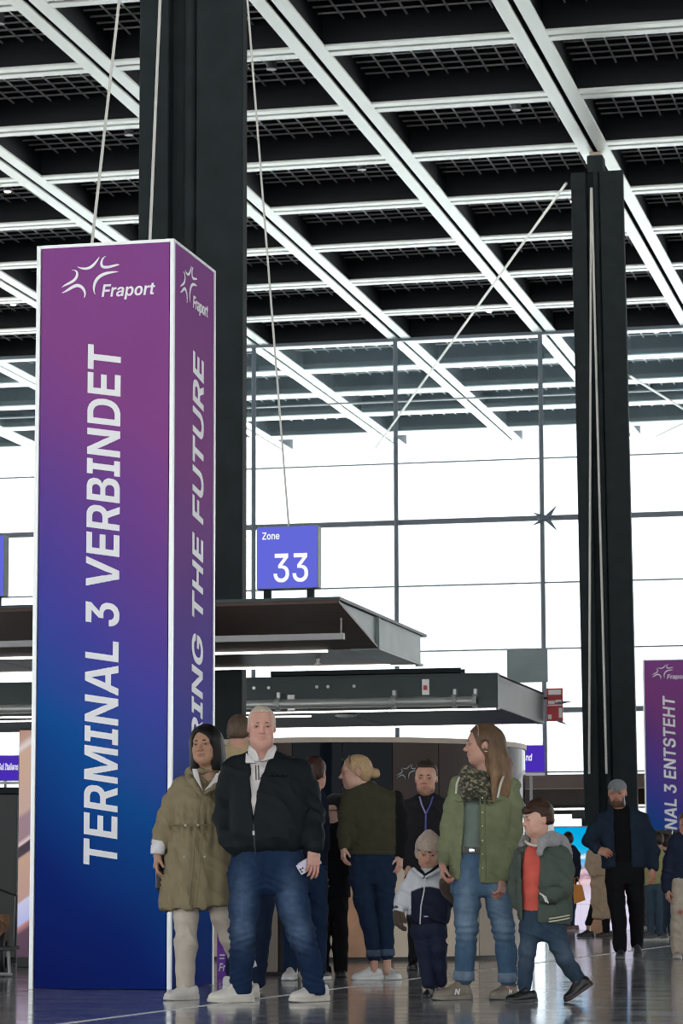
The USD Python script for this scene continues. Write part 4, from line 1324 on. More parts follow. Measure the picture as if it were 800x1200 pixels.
def garment(P, name, torso, sleeves=(), color=(0.1, 0.1, 0.1), mat='cloth', k=0.05, ks=0.035, opening=None, shell=None, clips=(), fold=((9, 9, 26), 0.006), fold2=None, e=2.3, label=None, h=None, ridge=0.8, extra=(), cuts=(), parent=None, seed=1, post=None):
    """torso: loft rows; sleeves: lists of capsules; opening: (left edge fn, right edge fn, y front limit)."""
    tl = loft(torso, e)
    prims = [tl] + [c for s in sleeves for c in s] + [x for x, _ in extra]
    F = P.field(prims, h)
    F.add(tl)
    for s in sleeves:
        for i, c in enumerate(s):
            F.add(c, k if i == 0 else ks)
    for x, kk in extra:
        F.add(x, kk)
    for x, kk in cuts:
        F.cut(x, kk)
    if shell:
        F.shell(shell)
    if opening:
        a, b, y0 = opening
        F.clip(lambda x, y, z: -np.maximum(np.maximum(a(z) - x, x - b(z)), y - y0))
    for c in clips:
        F.clip(c)
    m = ruffle(F.mesh(), fold[0], fold[1], seed, ridge)
    if fold2:
        m = ruffle(m, fold2[0], fold2[1], seed + 5, ridge)
    if post:
        m = crease(m, post)
    return P.part(name, m, mat, color, parent, label)


def crease(m, fn):
    """fn(vertices) -> how far each moves along its normal."""
    v = np.array(m.vertices)
    return trimesh.Trimesh(v + np.array(m.vertex_normals) * fn(v)[:, None], m.faces, process=False)


def denim_tone(P, base, fade, knees=(), thighs=()):
    def f(v):
        c = np.tile(np.asarray(base, float), (len(v), 1))
        w = np.zeros(len(v))
        for q in knees:
            w += 0.8 * blob(v, q, (0.055, 0.14, 0.09))
        for q in thighs:
            w += 0.7 * blob(v, q, (0.06, 0.14, 0.17))
        w *= np.clip(0.6 + 0.8 * (meshkit.fbm(v * np.array([25, 25, 60.0]), 3, 4) - 0.3), 0, 1.4)
        return lerp(c, fade, np.clip(w, 0, 1))
    return f


def trousers(P, pelvis, legs, color, mat='denim', name='trousers', fold=((9, 9, 17), 0.006), hem=None, k=0.03, h=None, label=None, seed=2, ridge=0.9, e=2.2, post=None):
    tl = loft(pelvis, e)
    prims = [tl] + [c for s in legs for c in s]
    F = P.field(prims, h)
    F.add(tl)
    for s in legs:
        G = P.field(prims, h)
        for i, c in enumerate(s):
            G.add(c, 0.025 if i else 0)
        a, b = F.d, G.d
        F.d = np.minimum(a, b) - np.maximum(k - np.abs(a - b), 0) ** 2 / (4 * k) * np.clip((np.broadcast_to(F.ax[2][None, None, :], a.shape) - (pelvis_z(pelvis) - 0.08)) / 0.10, 0, 1)
    for c in (hem or ()):
        F.clip(c)
    m = ruffle(F.mesh(), fold[0], fold[1], seed, ridge)
    if post:
        m = crease(m, post)
    return P.part(name, m, mat, color, None, label)


def pelvis_z(p):
    return min(r[0] for r in p)


def inner_body(P, torso, arms, legs, skin, neck=None, inset=0.055):
    prims = [(loft([(r[0], r[1], r[2], max(0.03, r[3] - inset), max(0.03, r[4] - inset), *(r[5:] or (0.0,))) for r in torso]), 0)]
    for a in arms:
        prims += [(c, 0.02) for c in a]
    for a in legs:
        prims += [(c, 0.02) for c in a]
    return P.finish_body(prims, skin)


def collar(P, c, r0, r1, z0, z1, color, mat='cloth', gap=None, thick=0.008, tilt=0.0, name='collar', parent=None, h=0.006, ry=1.0):
    """a standing ring of cloth round the neck, open towards the camera in a V gap: (half width at the top, at the bottom)."""
    H = Field((c[0] - r0 - 0.06, c[1] - r0 - 0.06, z0 - 0.04), (c[0] + r0 + 0.06, c[1] + r0 + 0.06, z1 + 0.05), h)
    H.add(loft([(z0 - 0.02, c[0], c[1], r0 * 1.04, r0 * ry * 1.04), (z0, c[0], c[1], r0, r0 * ry), (z1, c[0], c[1], r1, r1 * ry), (z1 + 0.02, c[0], c[1], r1, r1 * ry)], 2.0))
    H.shell(thick)
    sl = lambda x, y: tilt * (y - c[1])
    H.clip(lambda x, y, z: np.maximum(z - z1 - sl(x, y), z0 - z + sl(x, y)))
    if gap:
        H.clip(lambda x, y, z: -np.maximum(np.abs(x - c[0]) - np.interp(z, [z0, z1], [gap[1], gap[0]]), y - c[1]))
    return P.part(name, H.mesh(), mat, color, parent)


SK_FAIR, SK_ASIA = (0.56, 0.335, 0.25), (0.43, 0.245, 0.16)
STEP = dict(light=(0.74, 0.72, 0.68), navy=(0.010, 0.014, 0.024))

# ================================================================== the grey-haired man in front (P2)
P = Person(17.1, 312, 'heavyset grey-haired man in a dark zip jacket and blue jeans walking forward with a phone')
tor = P.rows([(878, 297, 320, 0.9, 0.03), (884, 286, 334, 0.62, 0.03), (891, 273, 349, 0.5, 0.02), (900, 268, 356, 0.50, 0.01), (915, 267, 359, 0.56, 0.0), (935, 268, 359, 0.64, -0.01), (955, 269, 359, 0.70, -0.02), (975, 269, 358, 0.70, -0.02), (990, 271, 356, 0.68, -0.015), (999, 275, 352, 0.62, -0.01), (1004, 278, 350, 0.6, -0.01)])
slA = P.limb([(273, 903, 0.02, 13.5), (265, 930, 0.04, 12.5), (262, 957, 0.07, 11.5), (268, 982, -0.02, 10.5), (276, 993, -0.06, 9)])
slB = P.limb([(352, 904, 0.02, 14), (361, 930, 0.05, 13.5), (366, 955, 0.05, 12.5), (367.5, 978, -0.03, 11.5), (367.5, 992, -0.07, 10.5)])
jc = lambda v: np.tile((0.0055, 0.0095, 0.0125), (len(v), 1))
opn = (P_edge(P, [(870, 288), (884, 290), (900, 293), (930, 294), (962, 296.5), (966, 297)], -0.1), P_edge(P, [(870, 324), (882, 319), (900, 310), (918, 303.5), (940, 300), (962, 297.5), (966, 296)], -0.1), 0.0)
jk = garment(P, 'jacket', tor, [slA, slB], jc, 'shell_cloth', opening=opn, shell=0.03, fold=((7, 7, 11), 0.008), fold2=((13, 13, 18), 0.004), ridge=1.2)
cuffz = P.z(993)
P.part('cuff', trimesh.util.concatenate([tube([P.L(367.5, 985, -0.055), P.L(367.5, 996, -0.08)], [0.055, 0.050], 20)]), 'shell_cloth', (0.008, 0.012, 0.015), jk)
P.part('zip', tube([P.L(297, 966, -0.255), P.L(298, 985, -0.25), P.L(299, 1002, -0.235)], 0.004, 6), 'leather', (0.015, 0.015, 0.016), jk)
P.part('zip_pull', box(*[c + o for c in P.L(297, 974, -0.262)[:1] for o in (-.006, .006)], *[c + o for c in P.L(297, 974, -0.262)[1:2] for o in (-.006, .004)], *[c + o for c in P.L(297, 976, -0.262)[2:] for o in (-.014, .012)]), 'leather', (0.6, 0.6, 0.6), jk)
# embroidered script on the chest
em = []
for i in range(11):
    a, b = P.L(315 + i * 2.0, 909.5 - (i % 3) * 0.9, -0.215), P.L(316.6 + i * 2.0, 911 - ((i + 1) % 3) * 1.1, -0.215)
    em.append(rod(a, b, 0.0042, 5))
P.part('embroidery', trimesh.util.concatenate(em), 'cloth', (0.002, 0.002, 0.003), jk)
shirt = [(r[0], r[1], r[2], r[3] - 0.024, r[4] - 0.024, *r[5:]) for r in tor]
sh = garment(P, 'polo_shirt', shirt, [], (0.66, 0.62, 0.61), fold=((9, 9, 14), 0.004))
nc = P.L(307, 880, 0.0)
collar(P, (nc[0], nc[1] + 0.02), 0.100, 0.082, P.z(890), P.z(873), (0.68, 0.65, 0.65), gap=(0.050, 0.012), tilt=0.16, parent=sh, thick=0.012)
for sx, (ua, va, ub, vb, uc, vc) in ((-1, (288, 882, 299, 893.5, 287.5, 893)), (1, (324, 877, 306, 893.5, 320, 889))):
    q = [P.L(ua, va, -0.10), P.L(ub, vb, -0.185), P.L(uc, vc, -0.15)]
    n = np.cross(q[1] - q[0], q[2] - q[0])
    n /= np.linalg.norm(n)
    vv = np.array(q + [p + n * 0.012 for p in q])
    P.part('collar_flap', trimesh.convex.convex_hull(vv), 'cloth', (0.68, 0.65, 0.65), sh)
P.part('placket', trimesh.util.concatenate([tube([P.L(299.5 + o, 897, -0.205), P.L(300 + o, 914, -0.225)], 0.004, 5) for o in (0, 3.2)]), 'cloth', (0.08, 0.08, 0.09), sh)
pel = P.rows([(992, 274, 353, 0.62, -0.01), (1010, 270, 356, 0.66, 0.0), (1028, 268, 357, 0.62, 0.0), (1040, 270, 357, 0.55, 0.0), (1048, 275, 354, 0.4, 0.0)])
lgA = P.limb([(289, 1030, 0.0, 20), (286, 1065, -0.04, 17.5), (284, 1095, -0.05, 14.5), (283, 1125, -0.02, 13.5), (282, 1158, 0.0, 13.5)])
lgB = P.limb([(337, 1030, 0.0, 20), (344, 1065, -0.04, 18.5), (353, 1095, -0.06, 15.5), (363, 1125, 0.0, 13.0), (368, 1158, 0.02, 12.5)])
tr_ = trousers(P, pel, [lgA, lgB], denim_tone(P, (0.011, 0.026, 0.066), (0.10, 0.155, 0.25), [P.L(352, 1094, -0.12), P.L(284, 1092, -0.12)], [P.L(340, 1055, -0.12), P.L(284, 1050, -0.1)]), hem=[lambda x, y, z: 0.045 - z + 0 * x + 0 * y], fold=((9, 9, 16), 0.007), ridge=1.4, h=0.009,
    post=lambda v: 0.0045 * np.sin(v[:, 2] * 150 + v[:, 0] * 60 * np.sign(v[:, 0] - P.L(311, 1040)[0]) + 3 * meshkit.noise(v * 9, 6)) * np.clip(blob(v, P.L(286, 1100), (0.2, 0.3, 0.10)) + blob(v, P.L(352, 1098), (0.14, 0.3, 0.10)) + blob(v, P.L(312, 1030), (0.16, 0.3, 0.07)) + blob(v, P.L(283, 1148), (0.2, 0.3, 0.05)) + blob(v, P.L(366, 1146), (0.2, 0.3, 0.05)), 0, 1))
P.part('fly_seam', tube([P.L(309, 1000, -0.215), P.L(309.5, 1016, -0.215), P.L(308, 1032, -0.17)], 0.0035, 5), 'denim', (0.012, 0.025, 0.06), tr_)
P.shoe(250, 287, 1171, -0.02, turn=-62, length=0.30, color=(0.64, 0.61, 0.56), sole=(0.56, 0.53, 0.47), at=P.L(271, 1168, -0.03))
P.shoe(348, 378, 1170, 0.05, turn=-48, length=0.30, color=(0.64, 0.61, 0.56), sole=(0.56, 0.53, 0.47), at=P.L(363, 1167, 0.03))
P.head(306.5, 828.5, 876.5, (0.06, -1, -0.02), dd=-0.02, skin=(0.60, 0.335, 0.27), width=1.0, jowl=0.35, neck=P.L(307, 893, 0.02), neck_r=0.064, hair=hair_short(line=0.086, thick=0.008, nape=-0.05, temple=0.035), hair_col=(0.50, 0.43, 0.34), brow_col=(0.24, 0.16, 0.11), lips=(0.48, 0.24, 0.20))
wr = P.L(367.5, 997, -0.08)
P.hand(wr, P.L(367, 1025, -0.12) - wr, (-0.45, 0.9, -0.1), 1, curl=0.42, size=1.0, skin=(0.56, 0.32, 0.26), thumb=0.8)
inner_body(P, tor, [P.limb([(273, 903, 0.02, 9), (262, 957, 0.07, 8), (276, 990, -0.06, 6)]), P.limb([(352, 904, 0.02, 9), (366, 955, 0.05, 8), (367.5, 996, -0.08, 5.5)])], [P.limb([(289, 1030, 0, 13), (284, 1095, -0.04, 9), (282, 1155, 0, 6)]), P.limb([(337, 1030, 0, 13), (352, 1095, -0.05, 9), (367, 1155, 0.02, 6)])], (0.56, 0.32, 0.26))
# the phone in his hand: a thing of its own
a = P.L(361.5, 1012.5, -0.082)
tp = thing('smartphone', 'slim silver-lilac phone with camera lenses held low by the grey-haired man', 'phone', P.O + (a[0] * RIGHT_H + a[1] * FWD_H + np.array([0, 0, a[2]])), YAW)
ex = np.array([0.86, 0.25, 0.50])
ex /= np.linalg.norm(ex)
ey = np.cross(np.array([0.0, -1, 0.1]), ex)
ey /= np.linalg.norm(ey)
ph = blk((0, 0, 0), (0.073, 0.036, 0.0045), None, 0.0044)
F = Field((-0.09, -0.05, -0.012), (0.09, 0.05, 0.012), 0.002)
F.add(ph)
pm = F.mesh()
pm.vertices = np.array(pm.vertices)
M['phone_case'] = plain('phone_case', (0.50, 0.47, 0.58), 0.25, metallic=0.3)
obj('phone_body', place2(pm, (0, 0, 0), ex, ey), M['phone_case'], tp, smooth=40)
for i, (xx, yy) in enumerate(((-0.061, 0.006), (-0.046, 0.006), (-0.061, 0.022))):
    c = trimesh.creation.cylinder(0.006, 0.003, sections=14)
    c.apply_translation((xx, -yy + 0.002, 0.0055))
    obj('lens', place2(c, (0, 0, 0), ex, ey), M['black'], tp)

# ================================================================== woman in the khaki parka (P1)
P = Person(17.5, 222, 'woman with a black bob in a khaki parka beside the grey-haired man')
kh = np.array((0.235, 0.195, 0.115))
tor = P.rows([(903, 231, 258, 0.9, 0.02), (910, 220, 268, 0.7, 0.02), (918, 210, 274, 0.56, 0.02), (930, 206, 276, 0.58, 0.01), (948, 204, 274, 0.62, 0.0), (963, 203, 270, 0.64, 0.0), (968, 203, 270, 0.64, 0.0), (985, 199, 274, 0.62, 0.0), (1010, 194, 276, 0.62, 0.0), (1040, 189, 278, 0.62, 0.0), (1066, 187, 280, 0.62, 0.0)])
slA = P.limb([(213, 922, 0.02, 11.5), (204, 940, 0.03, 11), (195, 958, 0.04, 10.5), (190, 975, 0.02, 8.5), (186.5, 990, 0.0, 7.5)])
slB = P.limb([(268, 924, 0.02, 11.5), (275, 950, 0.06, 10.5), (277, 975, 0.08, 9)])


def parka_col(v):
    c = np.tile(kh, (len(v), 1))
    return c


pk = garment(P, 'parka', tor, [slA, slB], parka_col, 'shell_cloth', k=0.03, shell=0.03, fold=((26, 22, 6), 0.012), fold2=((11, 11, 13), 0.007), ridge=1.1, clips=[lambda x, y, z: P.z(1064) - z + 0.10 * (x - 0.05) + 0 * y], seed=11, h=0.010,
             post=lambda v: (0.0075 * np.exp(-((v[:, 2] - P.z(966)) / 0.11) ** 2) * np.sin(v[:, 0] * 150 + 2 * meshkit.noise(v * 7, 3)) + 0.006 * np.clip((P.z(975) - v[:, 2]) / 0.25, 0, 1) * np.sin(v[:, 0] * 62 + 3 * meshkit.noise(v * 4, 4))) * (v[:, 0] > P.L(200, 966)[0]),
             cuts=[(loft(P.rows([(905, 228, 260, 0.75, -0.03), (915, 234, 256, 0.7, -0.06), (926, 238, 242, 0.7, -0.10)])), 0.01)])
# placket, waist cord, pocket studs
pl = [P.L(236, 931, -0.165), P.L(233.5, 945, -0.185), P.L(230.5, 965, -0.195), P.L(228, 985, -0.205), P.L(226, 1010, -0.215), P.L(224, 1036, -0.225), P.L(221.5, 1061, -0.23)]
P.part('placket', tube(pl, 0.005, 6), 'shell_cloth', kh * 0.85, pk)
P.part('placket', tube([p + np.array([0.042, 0.002, 0]) for p in pl], 0.004, 6), 'shell_cloth', kh * 0.85, pk)
cd = [P.L(u, 966.5 + 0.6 * math.sin(u), -0.03 - 0.178 * math.sqrt(max(0, 1 - ((u - 236) / 34) ** 2))) for u in np.linspace(204, 268, 18)]
P.part('waist_cord', tube(cd, 0.005, 6), 'shell_cloth', kh * 0.8, pk)
for (u, v, y) in ((217, 967, -0.205), (232, 967, -0.215), (216, 1004, -0.225), (240, 1004, -0.225)):
    P.part('stud', trimesh.creation.icosphere(2, 0.008).apply_translation(P.L(u, v, y)), 'leather', (0.5, 0.48, 0.42), pk)
nc = P.L(245, 905, 0.0)
# hood / stand collar folded open
for (pts, r) in (([(222, 913, -0.02), (226, 917, -0.10), (232, 926, -0.15), (236, 932, -0.17)], 0.032), ([(266, 905, -0.02), (262, 914, -0.10), (252, 922, -0.15), (240, 930, -0.17)], 0.034)):
    F = P.field([c for c in P.limb([(u, v, d, r / P.s) for u, v, d in pts])], 0.008)
    for c in P.limb([(u, v, d, r / P.s * (1 - 0.25 * i)) for i, (u, v, d) in enumerate(pts)]):
        F.add(c, 0.02)
    P.part('collar', ruffle(F.mesh(), (22, 22, 22), 0.006, 4), 'shell_cloth', kh * 0.95, pk)
bk = [(224, 906, 0.06), (232, 900, 0.10), (246, 898, 0.12), (260, 899, 0.09), (267, 904, 0.03)]
F = P.field(P.limb([(u, v, d, 8) for u, v, d in bk]), 0.01)
for c in P.limb([(u, v, d, 8) for u, v, d in bk]):
    F.add(c, 0.02)
P.part('hood', ruffle(F.mesh(), (18, 18, 18), 0.008, 6), 'shell_cloth', kh, pk)
bl = [(r[0], r[1], r[2], r[3] - 0.03, r[4] - 0.03) for r in P.rows([(903, 231, 258, 0.9, 0.0), (912, 222, 266, 0.75, -0.01), (925, 212, 270, 0.62, 0.0), (948, 208, 270, 0.64, 0.0), (990, 206, 268, 0.6, 0.0)])]
bs = garment(P, 'blouse', bl, [], (0.70, 0.68, 0.68), fold=((9, 9, 14), 0.003), cuts=[(loft(P.rows([(898, 227, 259, 1.2, -0.06), (914, 232, 250, 1.5, -0.08), (929, 238, 240.5, 6, -0.12)])), 0.004)])
for pts in ([(231, 901, -0.07), (233, 910, -0.115), (237.5, 927, -0.16)], [(258, 903, -0.07), (252, 914, -0.13), (239, 927, -0.165)]):
    q = [P.L(*p) for p in pts]
    q2 = [p + np.array([(-0.03 if pts[0][0] < 240 else 0.035), -0.004, 0.0]) for p in q[:2]]
    P.part('lapel', trimesh.convex.convex_hull(np.array(q + q2 + [p + [0, -0.008, 0] for p in q + q2])), 'cloth', (0.74, 0.72, 0.72), bs)
pel = P.rows([(1000, 205, 268, 0.6, 0.0), (1040, 204, 270, 0.6, 0.0), (1060, 206, 268, 0.5, 0.0)])
lgA = P.limb([(219, 1040, 0.0, 15), (218, 1075, -0.02, 14), (218, 1105, -0.03, 12), (217, 1135, 0.0, 11), (217, 1153, 0.01, 11)])
lgB = P.limb([(253, 1040, 0.0, 15), (259.5, 1072, 0.04, 12.5), (268, 1098, 0.10, 11), (278, 1122, 0.20, 10), (288, 1155, 0.26, 9.5)])
trousers(P, pel, [lgA, lgB], (0.52, 0.46, 0.39), mat='cloth', fold=((10, 10, 16), 0.006), ridge=1.3, h=0.009, hem=[lambda x, y, z: 0.06 - z + 0 * x + 0 * y])
P.shoe(193, 226, 1171, 0.0, turn=-50, length=0.255, color=(0.66, 0.63, 0.58), sole=(0.60, 0.57, 0.52), at=P.L(213, 1168, -0.04))
P.shoe(262, 282, 1160, 0.28, turn=-40, length=0.255, color=(0.66, 0.63, 0.58), sole=(0.60, 0.57, 0.52), at=P.L(287, 1167, 0.26))
P.part('shirt_cuff', tube([P.L(186.8, 985, 0.0), P.L(185.5, 992, 0.0), P.L(184.5, 1001, -0.005)], [0.044, 0.046, 0.043], 20), 'cloth', (0.70, 0.69, 0.70), bs)
# bob
ops = [('add', ell((0, -0.020, 0.036), (0.093, 0.112, 0.096)), 0),
       ('add', loft([(-0.150, 0, -0.045, 0.104, 0.078), (-0.10, 0, -0.040, 0.110, 0.092), (-0.03, 0, -0.034, 0.106, 0.098), (0.04, 0, -0.026, 0.097, 0.104), (0.07, 0, -0.022, 0.085, 0.09)], 2.3), 0.02),
       ('cut', loft([(-0.30, 0.000, 0.12, 0.055, 0.135), (-0.10, 0.0, 0.12, 0.058, 0.130), (-0.03, 0.0, 0.12, 0.061, 0.122), (0.03, 0.004, 0.12, 0.056, 0.104), (0.060, 0.010, 0.12, 0.038, 0.080), (0.075, 0.016, 0.12, 0.012, 0.06)], 2.2), 0.012),
       ('cut', ell((0, -0.04, -0.17), (0.07, 0.07, 0.07)), 0.02)]
P.head(240.5, 850.5, 896.5, (-0.30, -1, 0.02), dd=0.0, tilt=(-0.05, 0, 1), skin=SK_ASIA, width=0.98, jowl=0.0, neck=P.L(246, 914, 0.02), neck_r=0.052, hair={'lo': (-0.14, -0.16, -0.18), 'hi': (0.14, 0.14, 0.15), 'ops': ops}, hair_col=(0.006, 0.0055, 0.006), brow_col=(0.03, 0.02, 0.015), lips=(0.30, 0.12, 0.10), hair_ruffle=((70, 70, 10), 0.005))
wr = P.L(184.2, 1001, -0.005)
P.hand(wr, P.L(180.5, 1030, -0.03) - wr, (0.9, 0.2, 0), 1, curl=0.45, size=0.90, skin=np.array(SK_ASIA) * 0.95, thumb=0.6)
inner_body(P, P.rows([(903, 231, 258, 0.9, 0.02), (918, 214, 268, 0.6, 0.02), (950, 208, 268, 0.6, 0.0), (990, 207, 266, 0.6, 0.0), (1030, 206, 268, 0.6, 0)]), [P.limb([(213, 922, 0.02, 8), (195, 958, 0.04, 7), (184.5, 1001, -0.005, 5)]), P.limb([(268, 924, 0.02, 8), (275, 950, 0.06, 7), (277, 975, 0.08, 6)])], [P.limb([(219, 1040, 0.0, 12), (218, 1105, -0.03, 8.5), (217, 1158, 0.01, 6)]), P.limb([(253, 1040, 0.0, 10), (268, 1098, 0.10, 6.5), (288, 1156, 0.26, 5)])], SK_ASIA, inset=0.03)
a = P.L(190, 1000, 0.10)
tb = thing('handbag', 'soft black handbag hanging at the side of the woman in the khaki parka', 'bag', P.O + (a[0] * RIGHT_H + a[1] * FWD_H + np.array([0, 0, a[2]])), YAW)
F = Field((-0.12, -0.16, -0.3), (0.12, 0.16, 0.24), 0.008)
F.add(blk((0.03, 0.02, 0.09), (0.04, 0.09, 0.13), None, 0.035))
F.add(blk((-0.012, 0.0, -0.16), (0.026, 0.05, 0.07), None, 0.024), 0.02)
F.add(cap((0.0, 0.03, -0.03), (-0.012, 0.0, -0.12), 0.022), 0.02)
obj('bag_body', ruffle(F.mesh(), (16, 16, 16), 0.006, 2), M['black'], tb, smooth=True)
obj('strap', tube([(0.03, 0.05, 0.2), (0.05, 0.06, 0.30), (0.075, 0.05, 0.40), (0.085, -0.02, 0.43)], 0.009, 8), M['strap_brown'], tb)
# ================================================================== long-haired woman in the green shirt jacket (P9)
P = Person(17.4, 560, 'woman with long light-brown hair, green shirt jacket and patterned scarf, holding the small child')
ol = np.array((0.165, 0.185, 0.105))
tor = P.rows([(902, 548, 584, 0.7, 0.03), (908, 540, 592, 0.55, 0.03), (916, 533, 599, 0.46, 0.02), (930, 531, 600, 0.48, 0.01), (955, 530, 598, 0.52, 0.0), (985, 528, 598, 0.54, 0.0), (1015, 526, 600, 0.54, 0.0), (1040, 526, 601, 0.54, 0.0)])
slA = P.limb([(537, 920, 0.02, 10.5), (531, 945, 0.03, 9.5), (526, 970, 0.02, 9), (522, 992, -0.02, 8), (519.5, 1008, -0.05, 7)])
slB = P.limb([(597, 921, 0.02, 11), (602, 945, 0.05, 10), (602, 972, 0.05, 9.5), (597, 1000, -0.02, 9), (590, 1026, -0.07, 8.5)])
opn = (P_edge(P, [(890, 548), (925, 546), (932, 545.5), (960, 543.5), (1000, 541), (1045, 538)], -0.1), P_edge(P, [(890, 562), (925, 561.5), (960, 561.5), (1000, 562), (1045, 562.5)], -0.1), 0.0)
hemf = [lambda x, y, z: P.z(1036) - z + 0.16 * np.clip(0.02 - x, 0, 1) + 0 * y]
jk = garment(P, 'shirt_jacket', tor, [slA, slB], lambda v: lerp(np.tile(ol, (len(v), 1)), ol * 1.25, np.clip(meshkit.fbm(v * 9, 3, 3) * 1.6 - 0.6, 0, 1)), 'cloth', k=0.03, opening=opn, shell=0.02, clips=hemf, fold=((9, 9, 12), 0.007), fold2=((20, 20, 26), 0.003), ridge=1.2, seed=21, h=0.009)
for vv_ in (935, 952, 968, 985, 1001, 1017):
    P.part('button', trimesh.creation.icosphere(1, 0.006).apply_translation(P.L(565, vv_, -0.175)), 'leather', (0.55, 0.5, 0.42), jk)
for u in (562.5, 568):
    P.part('placket_seam', tube([P.L(u, 934, -0.165), P.L(u + 0.4, 970, -0.180), P.L(u + 0.8, 1000, -0.188), P.L(u + 1, 1032, -0.188)], 0.0035, 5), 'cloth', ol * 0.8, jk)
for (u0, u1) in ((570, 588), (533, 543)):
    P.part('pocket_flap', tube([P.L(u0, 938, -0.165), P.L((u0 + u1) / 2, 940, -0.172), P.L(u1, 938, -0.150)], 0.005, 5), 'cloth', ol * 0.85, jk)
for tb_ in (tube([P.L(520.3, 1001, -0.045), P.L(518.8, 1011, -0.06)], [0.040, 0.039], 18), tube([P.L(592, 1021, -0.06), P.L(588, 1033, -0.085)], [0.047, 0.043], 18)):
    P.part('cuff', tb_, 'cloth', ol * 0.92, jk)
top = [(r[0], r[1] - 0.01, r[2], r[3] - 0.035, r[4] - 0.03) for r in P.rows([(905, 545, 590, 0.6, 0.03), (916, 534, 597, 0.46, 0.0), (955, 532, 596, 0.5, 0.0), (985, 530, 594, 0.5, 0.0), (997, 530, 594, 0.5, 0.0)])]
garment(P, 't_shirt', top, [], (0.165, 0.205, 0.18), fold=((10, 10, 14), 0.004))
pel = [(r[0], r[1], r[2], r[3], r[4]) for r in P.rows([(994, 531, 593, 0.52, 0.0), (1005, 530, 594, 0.54, 0.0), (1025, 529, 597, 0.55, 0.0), (1042, 530, 598, 0.48, 0.0), (1050, 533, 596, 0.4, 0)])]
lgA = P.limb([(546.5, 1035, 0.0, 16.5), (546.5, 1060, -0.02, 14.5), (546.5, 1085, -0.03, 12.3), (545, 1115, -0.01, 11.5), (543.5, 1144, 0.0, 11.8)])
lgB = P.limb([(582, 1035, 0.0, 16), (585, 1060, 0.0, 14.5), (589.5, 1085, 0.0, 12.5), (593, 1115, 0.03, 11.5), (595, 1146, 0.04, 11)])
trousers(P, pel, [lgA, lgB], denim_tone(P, (0.055, 0.105, 0.175), (0.19, 0.27, 0.36), [P.L(546, 1085, -0.1), P.L(590, 1085, -0.08)], [P.L(546, 1050, -0.12), P.L(584, 1050, -0.1)]), fold=((9, 9, 15), 0.006), ridge=1.3, h=0.009, seed=8,
    post=lambda v: 0.0035 * np.sin(v[:, 2] * 140 + 3 * meshkit.noise(v * 9, 6)) * np.clip(blob(v, P.L(546, 1092), (0.2, 0.3, 0.09)) + blob(v, P.L(590, 1092), (0.2, 0.3, 0.09)), 0, 1))
for tb_ in (tube([P.L(543.5, 1138, 0), P.L(543.2, 1149, 0.0)], [0.064, 0.066], 20), tube([P.L(594.6, 1139, 0.035), P.L(595, 1150, 0.04)], [0.060, 0.062], 20)):
    P.part('turn_up', tb_, 'denim', (0.15, 0.20, 0.27))
bz = P.z(997)
bx = [(r[1], r[2], r[3], r[4]) for r in pel[:1]][0]
bp = [(bx[0] + (bx[2] + 0.008) * math.cos(a), bx[1] + (bx[3] + 0.008) * math.sin(a)) for a in np.linspace(0, 2 * math.pi, 41)]
bm = []
for i in range(40):
    a, b = bp[i], bp[i + 1]
    n_ = np.array([[*a, bz - 0.02], [*b, bz - 0.02], [*a, bz + 0.02], [*b, bz + 0.02]])
    c_ = np.array([bx[0], bx[1], 0])
    o_ = n_ + (n_ - c_) * [0.03, 0.03, 0]
    bm.append(trimesh.convex.convex_hull(np.vstack([n_, o_])))
bl = P.part('belt', trimesh.util.concatenate(bm), 'leather', (0.035, 0.028, 0.018))
bc = P.L(553, 996.5, -0.185)
P.part('buckle', trimesh.creation.box((0.034, 0.012, 0.030)).apply_translation(bc), M['chrome'], (1, 1, 1), bl)
sg, sgs = (0.20, 0.175, 0.135), (0.50, 0.47, 0.42)
P.shoe(509, 548, 1170, -0.02, turn=-66, length=0.265, color=lambda v: np.where((np.abs(v[:, 1] + 0.02) < 0.05)[:, None], np.array(sg) * 0.9, np.array(sg) * 1.05), sole=(0.20, 0.18, 0.15), lace=sg, mark='N', at=P.L(531, 1167, -0.04))
P.shoe(577, 602, 1170, 0.06, turn=-38, length=0.265, color=sg, sole=(0.16, 0.15, 0.13), lace=sg, mark='N', at=P.L(591, 1166, 0.04))
# head in profile, long hair
hf = (-1.0, -0.16, 0.0)
hb = (0.17, 0.115, 0.065)


def p9_hair(v):
    return lerp(np.tile((0.105, 0.063, 0.036), (len(v), 1)), (0.215, 0.128, 0.068), np.clip((0.02 - v[:, 2]) / 0.25 + 0.8 * (meshkit.noise(v * [40, 40, 5.0], 2) - 0.5), 0, 1))


